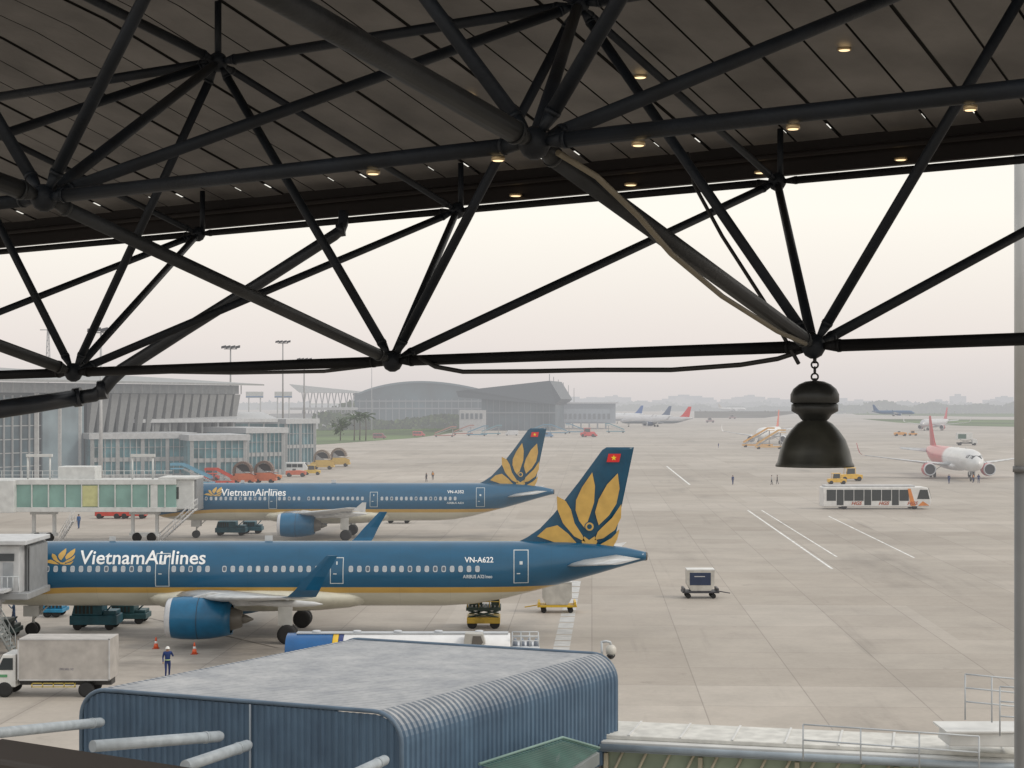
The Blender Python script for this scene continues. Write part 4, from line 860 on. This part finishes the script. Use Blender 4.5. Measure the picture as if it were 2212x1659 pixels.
stairs(G(696,1014),math.pi,'yellow mobile stairs with brown curved canopy',(.6,.4,.1),200,hood=hd2,group=gh,L=5.2,sc=1.05); stairs(G(732,1008),math.pi,'yellow mobile stairs with brown curved canopy',(.6,.4,.1),200,hood=hd2,group=gh,L=5,sc=1.05)
stairs(G(420,1052),math.pi,'light blue belt conveyor stairs parked near the concourse',(.12,.3,.42),160,L=7,H=3.2); stairs(G(478,1050),math.pi,'red mobile stairs parked near the concourse',(.5,.06,.03),160,L=4.5,H=2.2)
for u,v in ((1205,938),(1330,935),(1030,942),(960,944),(1060,940),(1160,938),(1000,940),(1245,936)):
    stairs(G(u,v),random.choice((0,math.pi)),'hazy ground service stairs at the far pier',random.choice(((.05,.2,.3),(.35,.12,.08),(.1,.25,.3))),380,L=9,H=3.6,group='service stairs at the far pier')
# ------------------------------------------------------------ jet bridges
wb=P2('bridge white',(.56,.57,.56),.45,100,noise=.12); gl=P2('bridge green glass',(.22,.38,.34),.18,100,noise=.2,scale=.4); gd=P2('bridge grey',(.22,.23,.24),.5,100)
T=top('passenger_bridge','white glazed passenger bridge docked to the second airliner','passenger bridge',(0,0,0))
def bx(name,u0,u1,v0,v1,y0,y1,mat,bev=0,par=None):
    p,q=W(u0,v1,y0),W(u1,v0,y0); return MB().box(p.x,q.x,y0,y1,p.z,q.z).obj(name,mat,par or T,bevel=bev)
bx('tunnel_floor',-60,380,1096,1106,180,184,wb,.03); bx('tunnel_roof',-60,380,1036,1047,180,184,wb,.03)
bx('tunnel_glazing',-60,380,1047,1096,180.2,183.8,gl)
for u in list(range(-40,385,36)):
    p=W(u,1096,179.9); q=W(u,1047,179.9); MB().box(p.x-.05,p.x+.05,179.95,180.15,p.z,q.z).obj('mullion',wb,T)
bx('yellow_panel',178,212,1049,1094,180.05,180.18,P2('yellowish panel',(.5,.5,.25),.5,80)); bx('white_panel',325,340,1047,1096,180.05,180.18,wb)
bx('tunnel_section',-60,30,1038,1108,179.2,184.5,wb,.05)
bx('cab',350,418,1036,1100,180.5,185,wb,.08); bx('cab_window',362,386,1052,1078,180.44,180.5,P2('cab dark',(.05,.06,.06),.15,80)); bx('canopy_hood',412,425,1034,1104,181,185,gd,.08); bx('cab_roof',342,422,1031,1036,180.2,185,wb,.03)
bx('service_box',125,205,1008,1036,181,184,wb,.05)
for u in (60,108,286,330):
    p=W(u,1040,181); q=W(u,984,181); MB().cyl(p,q,.10,n=8).obj('frame_post',wb,T)
for u0,u1 in ((56,112),(282,334)): bx('frame_beam',u0,u1,981,987,180.8,181.2,wb)
mb=MB()
for u in range(-40,376,22):
    p=W(u,1036,183.9); mb.cyl(p,p+UP*.95,.03,n=6)
for dz in (.5,.95):
    p,q=W(-40,1036,183.9),W(372,1036,183.9); mb.cyl(p+UP*dz,q+UP*dz,.03,n=6)
mb.obj('roof_railing',wb,T)
def legs(u,vtop,Y,vb,par,w=1.6):
    top_=W(u,vtop,Y); zt=top_.z
    mb=MB()
    for dx in (-w,w):
        mb.box(top_.x+dx-.15,top_.x+dx+.15,Y+1.6,Y+2.1,.9,zt)
    mb.box(top_.x-w-.3,top_.x+w+.3,Y+1.4,Y+2.3,zt-.35,zt); mb.box(top_.x-w-.3,top_.x+w+.3,Y+1.4,Y+2.3,.6,.95); mb.obj('support_leg',wb,par)
    for dx in (-w*.6,w*.6): wheel(par,top_.x+dx,Y+1.5,.5,.5,.4,Y=60)
legs(305,1106,180,1160,T,1.3); legs(85,1106,180,1165,T,1.1)
def steps(par,pa,pb,wd,mat,n=14):
    mb=MB(); 
    for k in range(n):
        p=pa.lerp(pb,k/n); mb.box(p.x-.17,p.x+.17,p.y-wd/2,p.y+wd/2,p.z,p.z+.05)
    for y in (-wd/2,wd/2):
        o_=V((0,y,0)); mb.cyl(pa+o_,pb+o_,.07,n=6); mb.cyl(pa+o_+UP*1,pb+o_+UP*1,.035,n=6); mb.cyl(pa+o_+UP*.5,pb+o_+UP*.5,.03,n=6)
        for k in range(6): s_=pa.lerp(pb,k/5)+o_; mb.cyl(s_,s_+UP,.03,n=6)
    mb.obj('service_stair',mat,par)
a1=W(345,1165,179); a1.z=.1; steps(T,a1,W(425,1098,179),1.0,P2('stair pale',(.5,.5,.5),.5,80))
a1=W(130,1168,179.5); a1.z=.1; steps(T,a1,W(158,1124,179.5),1.0,P2('stair pale',(.5,.5,.5),.5,80))
T=top('passenger_bridge','white passenger bridge with grey folding canopy docked to an airliner','passenger bridge',(0,0,0))
wb1=P2('bridge white near',(.50,.51,.52),.45,20,noise=.15)
bx('cab',-120,42,1178,1282,102.2,107,wb1,.08); bx('cab_roof',-120,56,1168,1178,101.8,107.2,wb1,.05)
mb=MB(); 
for k in range(9):
    p,q=W(42+k*2.6,1284-k*.5,103.2),W(44.2+k*2.6,1172+k*1.2,103.2); mb.box(p.x,q.x,103.2+(.12 if k%2 else 0),107.1,p.z,q.z)
mb.obj('folding_canopy',P2('canopy grey',(.24,.25,.26),.7,20),T)
bx('side_window',-20,30,1196,1212,102.14,102.2,P2('cab dark1',(.07,.08,.09),.15,20)); bx('door',6,28,1216,1276,102.14,102.2,P2('door grey',(.30,.32,.34),.5,20))
bx('floor_beam',-120,60,1282,1296,102,107,P2('beam grey',(.3,.31,.32),.5,20),.04)
mb=MB(); 
for u in range(-20,50,12): p,q=W(u,1276,101.9),W(u,1246,101.9); mb.cyl(p,q,.03,n=6)
p,q=W(-20,1246,101.9),W(42,1246,101.9); mb.cyl(p,q,.03,n=6); mb.obj('hand_rail',rail,T)
bx('landing',-30,8,1276,1282,100.5,102.2,wb1)
a1=W(28,1385,101); a1.z=.1; steps(T,a1,W(-40,1290,101),1.0,P2('stair pale1',(.3,.32,.32),.5,20))
legs(-60,1296,102,1372,T,1.0)
# ------------------------------------------------------------ terminal buildings
def quad_wall(mb,p,q,z0,z1,mi=0,th=.3,off=0):
    d=(q-p).normalized(); n=V((d.y,-d.x,0)); p=p+n*off;q=q+n*off; 
    mb.add([p+UP*z0,q+UP*z0,q+UP*z1,p+UP*z1,p+UP*z0-n*th,q+UP*z0-n*th,q+UP*z1-n*th,p+UP*z1-n*th],[(0,1,2,3),(7,6,5,4),(0,4,5,1),(3,2,6,7),(1,5,6,2),(0,3,7,4)],mi)
Yh=230
T=top('terminal_building','terminal concourse with tilted grey wall panels and broad flat roof','building'); 
p=V(((-80-1106)*300/F,300,0)); q=V(((512-1106)*372/F,372,0)); d=(q-p).normalized(); n_=V((d.y,-d.x,0)); Lw=(q-p).length
back=MB(); back.prism([p-n_*.5,q-n_*.5,q-n_*40,p-n_*40],(0,0,17.0)); back.obj('main_wall',P2('terminal dark glass',(.035,.05,.055),.3,Yh,noise=.3,scale=.05),T)
np_=17
for k in range(np_):
    t0=.40+.6*k/np_; w0=.6/np_; mb=MB()
    A=p.lerp(q,t0); Bq=p.lerp(q,t0+w0*.78); Cq=p.lerp(q,t0+w0*.42)
    mb.add([A+n_*1.4+UP*16.6,Bq+n_*1.4+UP*16.6,Cq+n_*.2+UP*7.5,A+n_*.2+UP*7.5,A+UP*16.6,Bq-n_*.1+UP*16.6,Cq-n_*.3+UP*7.5,A-n_*.1+UP*7.5],[(0,1,2,3),(0,1,5,4),(1,2,6,5),(0,4,7,3)])
    mb.obj('tilted_panel',P2('terminal grey panel',(.19,.195,.195),.5,Yh,noise=.1),T)
mb=MB()
for k in range(14):
    A=p.lerp(q,.02+.35*k/13); mb.box(A.x-.12,A.x+.12,A.y-.9,A.y-.5,0,16.2)
for z in (3,5.5,8,10.5,13):
    quad_wall(mb,p,p.lerp(q,.38),z,z+.18,0,.2,.15)
mb.obj('curtain_wall_frame',P2('terminal pale frame',(.30,.31,.31),.5,Yh),T)
mb=MB(); quad_wall(mb,p.lerp(q,.0),p.lerp(q,.22),0,15.8,0,.3,.1); mb.obj('glazed_wall',P2('terminal blue glass',(.06,.10,.12),.12,Yh,noise=.5,scale=.25),T)
mb=MB(); quad_wall(mb,p.lerp(q,.24),p.lerp(q,.38),0,16.4,0,.3,.6); 
mb.obj('glazed_wall',P2('terminal light glass',(.20,.26,.29),.2,Yh,noise=.3,scale=.15),T)
for t in (.235,.31,.38): A=p.lerp(q,t); MB().box(A.x-.35,A.x+.35,A.y-1.6,A.y-.9,0,16.6).obj('column',P2('terminal column',(.45,.45,.44),.5,Yh),T)
mb=MB(); e0=p+n_*7-d*10; e1=q+n_*3+d*6; 
mb.add([e0+UP*18.6,e1+UP*18.6,e1-n_*46+UP*21,e0-n_*46+UP*23,e0+UP*19.2,e1+UP*18.9,e1-n_*46+UP*21.5,e0-n_*46+UP*24],[(3,2,1,0),(4,5,6,7),(0,1,5,4),(1,2,6,5),(2,3,7,6),(3,0,4,7)])
mb.obj('roof',P2('terminal roof',(.28,.29,.29),.6,Yh),T)
mb=MB(); quad_wall(mb,p+d*1,q,16.7,18.6,0,.5,.5); mb.obj('clerestory',P2('terminal clerestory',(.30,.32,.33),.4,Yh),T)
for k in range(30):
    A=p.lerp(q,k/29)+n_*1.1; MB().box(A.x-.1,A.x+.1,A.y-.1,A.y+.1,16.7,18.6).obj('roof_strut',P2('terminal strut',(.42,.43,.43),.5,Yh),T)
def gallery(label,u0,Y0,u1,Y1,zr,depth,n,Yh,lower=True):
    T=top('gallery_building',label,'building',(0,0,0),0,'glazed gallery blocks of the concourse')
    p=V(((u0-1106)*Y0/F,Y0,0)); q=V(((u1-1106)*Y1/F,Y1,0)); d=(q-p).normalized(); nn=V((d.y,-d.x,0))
    mb=MB(); mb.prism([p-nn*.3,q-nn*.3,q-nn*depth,p-nn*depth],(0,0,zr-1)); mb.obj('glazing',P2('gallery glass',(.13,.30,.34),.2,Yh,noise=.5,scale=.25),T)
    mb=MB(); 
    mb.prism([p+nn*.8-d*.8,q+nn*.8+d*.8,q-nn*(depth+.6)+d*.8,p-nn*(depth+.6)-d*.8],(0,0,1.1)); 
    o=mb.obj('roof',P2('gallery roof',(.42,.43,.44),.5,Yh),T); o.location.z=zr-1
    mb=MB()
    for k in range(n+1):
        A=p.lerp(q,k/n); w_=.32 if k%4==0 else .05; mb.box(A.x-w_,A.x+w_,A.y-.45,A.y+.1,0,zr-1)
    B_=q-nn*depth
    for k in range(1,4): A=q.lerp(B_,k/3); mb.box(A.x-.1,A.x+.3,A.y-.3,A.y+.3,0,zr-1)
    quad_wall(mb,p,q,zr*.40,zr*.40+.8,0,.3,.12); quad_wall(mb,p,q,zr*.70,zr*.70+.1,0,.3,.08); quad_wall(mb,p,q,0,1.1,0,.3,.12)
    mb.obj('mullion',P2('gallery frame',(.34,.35,.35),.5,Yh),T)
gallery('grey framed glazed gallery with flat roof beside the concourse',200,322,415,330,8.9,14,16,200)
gallery('grey framed glazed gallery block with flat roof',415,322,530,326,8.6,16,8,200)
gallery('pale glazed gallery block with flat roof, set further back',535,345,612,350,9.6,18,8,220)
gallery('pale glazed end block of the concourse gallery',618,385,680,392,11.0,22,8,250)
T=top('walkway_roof','long pale sloping roof above the glazed gallery','roof')
mb=MB(); A=V(((215-1106)*335/F,335,10.8)); Bq=V(((600-1106)*372/F,372,10.6)); 
mb.prism([A,Bq,Bq+V((-6,18,1.4)),A+V((-6,18,1.6))],(0,0,.7)); mb.obj('roof_slab',P2('pale roof slab',(.44,.45,.46),.5,240),T)
for k in range(12): P_=A.lerp(Bq,k/11); MB().box(P_.x-.15,P_.x+.15,P_.y+1,P_.y+1.3,0,P_.z).obj('post',P2('gallery frame',(.34,.35,.35),.5,240),T)
# far arched terminal
Yh=520
T=top('arched_terminal','large hazy terminal with a low arched roof','building'); Yf=960; s_=Yf/F
X=lambda u:(u-1106)*s_; Z=lambda v:EYE-(v-868)*s_
mb=MB(); R=[]; n=24
pts=[(762+(1092-762)*k/n) for k in range(n+1)]
arc=[(u,  858-35*math.sin(math.pi*min(1,max(0,(u-762)/330.))**.85)**.8) for u in pts]
arc[0]=(762,850); arc[-1]=(1092,852)
for dy in (0,60):
    R.append([(X(u),Yf+dy,Z(v)) for u,v in arc]+[(X(u),Yf+dy,Z(v+4)) for u,v in arc[::-1]])
mb.rings(R,0,False); mb.obj('arched_roof',P2('arched roof',(.12,.17,.20),.5,Yh-40),T)
mb=MB(); mb.prism([(X(u),Yf+6,Z(v+3)) for u,v in arc]+[(X(1088),Yf+6,0),(X(768),Yf+6,0)],(0,50,0)); mb.obj('glazed_wall',P2('arched wall',(.06,.12,.15),.4,Yh-20,noise=.5,scale=.06),T)
for k in range(22): u=775+k*14.3; MB().box(X(u)-.2,X(u)+.2,Yf+5,Yf+5.9,0,Z(862)).obj('mullion',P2('arched frame',(.2,.22,.24),.5,Yh),T)
for v in (884,868): MB().box(X(768),X(1088),Yf+4.8,Yf+4.95,Z(v),Z(v-3)).obj('transom',P2('arched frame',(.2,.22,.24),.5,Yh),T)
T=top('canopy_structure','pale lattice canopy beside the arched terminal','canopy')
mb=MB(); mb.prism([(X(628),Yf-8,Z(830)),(X(775),Yf-8,Z(845)),(X(775),Yf-8,Z(849)),(X(650),Yf-8,Z(848))],(0,30,0)); mb.obj('roof',P2('canopy pale',(.45,.46,.46),.5,Yh),T)
mb=MB()
for k in range(9): u=655+k*13; mb.cyl((X(u),Yf-6,Z(900)),(X(u+9),Yf-6,Z(848)),.35,n=5); mb.cyl((X(u+9),Yf-6,Z(900)),(X(u),Yf-6,Z(848)),.3,n=5)
mb.obj('lattice',P2('canopy frame',(.3,.3,.3),.5,Yh),T)
T=top('low_building','pale two storey building with ramp beside the far terminal','building')
MB().box(X(600),X(770),Yf-30,Yf-5,0,Z(893)).obj('wall',P2('low wall pale',(.36,.36,.36),.6,Yh),T); MB().box(X(560),X(700),Yf-40,Yf-31,0,Z(900)).obj('wall',P2('low wall pale',(.36,.36,.36),.6,Yh),T); MB().box(X(640),X(775),Yf-33,Yf-6,Z(885),Z(880)).obj('ramp',P2('low wall pale',(.36,.36,.36),.6,Yh),T)
for k in range(16): MB().box(X(566+k*8),X(570+k*8),Yf-40.3,Yf-40.05,Z(915),Z(904)).obj('window',P2('low window',(.10,.12,.14),.4,Yh-100),T)
# dark pier
Yh=480
T=top('pier_building','dark wedge shaped pier building with slanted roof','building'); Yf=880; s_=Yf/F
mb=MB(); mb.prism([(X(985),Yf,Z(845)),(X(1010),Yf,Z(842)),(X(1188),Yf+4,Z(822)),(X(1212),Yf+2,Z(862)),(X(1200),Yf+2,Z(874)),(X(990),Yf,Z(858))],(8,60,0)); mb.obj('roof',P2('pier roof dark',(.05,.065,.08),.5,Yh-90),T)
mb=MB(); mb.prism([(X(1040),Yf+4,0),(X(1200),Yf+4,0),(X(1200),Yf+4,Z(872)),(X(1180),Yf+4,Z(838)),(X(1040),Yf+4,Z(852))],(6,50,0)); mb.obj('wall',P2('pier wall',(.08,.11,.13),.5,Yh-90,noise=.3,scale=.08),T)
mb=MB(); mb.box(X(992),X(1050),Yf+1,Yf+40,0,Z(886)); mb.obj('white_block',P2('pier pale block',(.42,.42,.42),.5,Yh-100),T)
for k in range(11): MB().box(X(1052+k*13.5)-.12,X(1052+k*13.5)+.12,Yf+3.2,Yf+3.9,0,Z(860)).obj('mullion',P2('pier frame',(.18,.2,.22),.5,Yh-100),T)
MB().box(X(1040),X(1200),Yf+2.9,Yf+3.15,Z(893),Z(890)).obj('transom',P2('pier frame',(.18,.2,.22),.5,Yh-100),T)
for k in range(5): MB().box(X(996+k*10),X(1002+k*10),Yf+.7,Yf+.95,Z(905),Z(893)).obj('window',P2('low window',(.10,.12,.14),.4,Yh-100),T)
T=top('pier_building','pale low pier with gate bridges receding to the distance','building')
MB().box(X(1200),X(1345),Yf+60,Yf+90,3,Z(872)).obj('wall',P2('pier pale wall',(.26,.30,.34),.5,Yh),T); MB().box(X(1200),X(1330),Yf+55,Yf+59,4,Z(884)).obj('wall',P2('pier pale wall',(.26,.30,.34),.5,Yh),T)
for k in range(7): MB().box(X(1206+k*19),X(1209+k*19),Yf+55,Yf+58,0,4).obj('post',P2('pier frame',(.18,.2,.22),.5,Yh),T)
for k in range(12): MB().box(X(1204+k*11),X(1210+k*11),Yf+54.6,Yf+54.95,5.5,8.5).obj('window',P2('low window',(.10,.12,.14),.4,Yh),T)
mb=MB(); mb.box(X(1195),X(1350),Yf+54,Yf+95,Z(872),Z(869)); mb.obj('roof',P2('pier pale roof',(.45,.46,.48),.5,Yh),T)
def mast(u,vt,vb,Y,label,w=.35,heads=True,col=(.25,.25,.25),Yh=200,cat='light mast'):
    zt=EYE-(vt-868)*Y/F; T=top('light_mast' if heads else 'mast',label,cat,((u-1106)*Y/F,Y,0)); cm=P2('mast grey'+str(col[0]),col,.5,Yh)
    MB().cyl((0,0,0),(0,0,zt),w,w*.45,10).obj('pole',cm,T)
    if heads:
        MB().cyl((-1.6,0,zt-.2),(1.6,0,zt-.2),.12,n=6).obj('cross_arm',cm,T)
        for k,dx in enumerate((-1.7,-.6,.6,1.8)): 
            MB().prism([(dx-.55,-.5,zt-.1),(dx+.5,-.5,zt+.1),(dx+.55,-.5,zt+.7),(dx-.5,-.5,zt+.45)],(0,.9,0)).obj('floodlight',P2('floodlight dark',(.07,.07,.08),.5,Yh-60),T)
mast(218,716,1040,290,'tall grey floodlight mast beside the concourse',.36,True,(.42,.42,.42)); mast(498,752,940,420,'tall grey floodlight mast behind the gallery'); mast(611,740,930,520,'tall grey floodlight mast behind the gallery'); mast(657,778,930,520,'grey floodlight mast behind the gallery')
mast(803,795,930,900,'thin hazy lamp mast',.3,False,Yh=500)
for k,u in enumerate((1187,1196,1206,1217,1228,1240)): mast(u,808+k*6,900,900+k*120,'hazy apron light mast at the far pier',.5,False,Yh=400)
T=top('radio_mast','thin lattice radio mast above the concourse roof','radio mast',((104-1106)*380/F,380,0)); zt=EYE+(868-675)*380/F
mb=MB(); mb.cyl((-.6,0,20),(-.15,0,zt-3),.1,n=5); mb.cyl((.6,0,20),(.15,0,zt-3),.1,n=5); mb.cyl((0,0,0),(0,0,zt),.1,n=5)
for k in range(10): z=20+k*1.4; mb.cyl((-.55+.04*k,0,z),(.55-.04*k,0,z+1.4),.05,n=4)
mb.obj('lattice',P2('mast grey2',(.25,.25,.25),.5,300),T); MB().box(-1.8,1.8,-.1,.1,zt-4,zt-3.8).obj('antenna_arm',P2('mast grey2',(.25,.25,.25),.5,300),T)
for u in (550,612):
    T=top('billboard','small pale billboard on posts above distant roofs','billboard',((u-1106)*700/F,700,0)); w_=3.6
    MB().box(-w_,w_,-.3,.3,16.6,19.2).obj('panel',P2('billboard panel',(.5,.5,.5),.5,400),T); MB().box(-w_,w_,-.36,-.3,16.9,17.3).obj('stripe',P2('billboard stripe',(.1,.2,.4),.5,300),T)
    for x in (-2.4,2.4): MB().cyl((x,0,0),(x,0,16.6),.3,n=6).obj('post',P2('mast grey3',(.34,.34,.34),.5,400),T)
# ------------------------------------------------------------ vegetation
def leafmat(Y): return M('foliage',(.055,.09,.035),.9,Y=Y,noise=.7,scale=.35,spec=.1)
def leafmat2(Y): return M('foliage light',(.10,.14,.05),.9,Y=Y,noise=.5,spec=.1)
def crown(mb,cn,rx,rz,n,ls,rnd):
    cl=[(V((rnd.gauss(0,.45)*rx,rnd.gauss(0,.45)*rx,rnd.gauss(0,.42)*rz))) for _ in range(14)]
    for _ in range(n):
        c_=rnd.choice(cl); p=V(cn)+c_+V((rnd.gauss(0,.2)*rx,rnd.gauss(0,.2)*rx,rnd.gauss(0,.17)*rz))
        a_=V((rnd.uniform(-1,1),rnd.uniform(-1,1),rnd.uniform(-1,1))).normalized(); b_=a_.orthogonal().normalized(); l=ls*rnd.uniform(.5,1.2)
        mb.add([p-a_*l,p-b_*l*.6,p+a_*l,p+b_*l*.6],[(0,1,2,3)],rnd.choice((0,0,1)))
rnd=random.Random(3)
def tree(u,v,h,label,Yh):
    T=top('tree',label,'tree',G(u,v)); mb=MB(); mb.path([(0,0,0),(.1,0,h*.3),(0,.1,h*.6)],[.25,.18,.08],7)
    for k in range(5): t=k*1.26; mb.cyl((.05,0,h*(.3+.05*k)),(math.cos(t)*h*.25,math.sin(t)*h*.25,h*.7),.09,.03,6)
    mb.obj('trunk',P2('bark',(.09,.07,.05),.9,Yh),T); m=MB(); crown(m,(0,0,h*.65),h*.33,h*.38,900,h*.035,rnd); m.obj('crown',[leafmat(Yh),leafmat2(Yh)],T)
tree(735,952,10,'small leafy tree on the grass by the concourse',210)
def palm(u,v,h,Yh=230):
    T=top('palm_tree','palm tree with drooping fronds near the concourse','palm tree',G(u,v),0,'palm trees near the concourse'); MB().path([(0,0,0),(.15,0,h*.5),(0,0,h)],[.28,.2,.16],8).obj('trunk',P2('palm bark',(.14,.12,.1),.9,Yh),T)
    m=MB()
    for k in range(18):
        t=k*2.4; el_=rnd.uniform(.1,1.1); dr=V((math.cos(t)*math.cos(el_),math.sin(t)*math.cos(el_),math.sin(el_))); sd=dr.cross(UP).normalized(); pp=V((0,0,h)); w_=.5
        for j in range(6):
            qq=pp+dr*.75; dr=(dr+V((0,0,-.24))).normalized(); w2=.5*(1-(j+1)/6.5)
            for ss in (-1,1): m.add([pp,qq,qq+sd*ss*w2-UP*.25,pp+sd*ss*w_-UP*.25],[(0,1,2,3)])
            pp=qq; w_=w2
    m.obj('crown',leafmat(Yh),T)
for u,h in ((765,8.5),(777,9.5),(790,9)): palm(u,952,h)
def belt(name,pts,h,n,ls,Yh,seed):
    m=MB(); r=random.Random(seed)
    for _ in range(n):
        k=r.random()*(len(pts)-1); i=int(k); p=pts[i].lerp(pts[i+1],k-i); hh=h*(.45+.55*abs(math.sin(p.x*.013+math.sin(p.x*.031)*2)))*(.8+.2*math.sin(p.x*.11))
        p=p+V((r.gauss(0,ls*2),r.uniform(-1,1)*ls*6,max(.3,hh*(1-r.random()**1.6)))); a_=V((r.uniform(-1,1),r.uniform(-.4,.4),r.uniform(-1,1))).normalized(); b_=V((-a_.z,0,a_.x)); l=ls*r.uniform(.5,1.3)
        m.add([p-a_*l,p-b_*l*.7,p+a_*l,p+b_*l*.7],[(0,1,2,3)],r.choice((0,0,1)))
    o=m.obj(name,[leafmat(Yh),leafmat2(Yh)]); o["kind"]="stuff"; tag(o,'hazy belt of leafy trees on the airfield edge','trees'); return o
belt('tree_belt',[G(500,925),G(700,918),G(990,918)],15,3500,1.6,480,1)
belt('tree_belt',[G(690,930),G(1000,925)],9,1500,1.3,420,2)
belt('tree_belt',[V((60,2650,0)),V((500,2700,0)),V((900,2750,0))],10,6000,2.6,1300,4)
belt('tree_belt',[V((390,2150,0)),V((600,2160,0)),V((760,2180,0))],16,4200,2.4,1050,8)
belt('tree_belt',[V((-1500,3100,0)),V((0,3200,0)),V((1500,3300,0))],15,7000,4.5,1700,5)
r=random.Random(11)
for k in range(26):
    u=r.uniform(1240,2200); Y=r.uniform(3300,4200); w_=r.uniform(10,40); h=r.uniform(14,28)
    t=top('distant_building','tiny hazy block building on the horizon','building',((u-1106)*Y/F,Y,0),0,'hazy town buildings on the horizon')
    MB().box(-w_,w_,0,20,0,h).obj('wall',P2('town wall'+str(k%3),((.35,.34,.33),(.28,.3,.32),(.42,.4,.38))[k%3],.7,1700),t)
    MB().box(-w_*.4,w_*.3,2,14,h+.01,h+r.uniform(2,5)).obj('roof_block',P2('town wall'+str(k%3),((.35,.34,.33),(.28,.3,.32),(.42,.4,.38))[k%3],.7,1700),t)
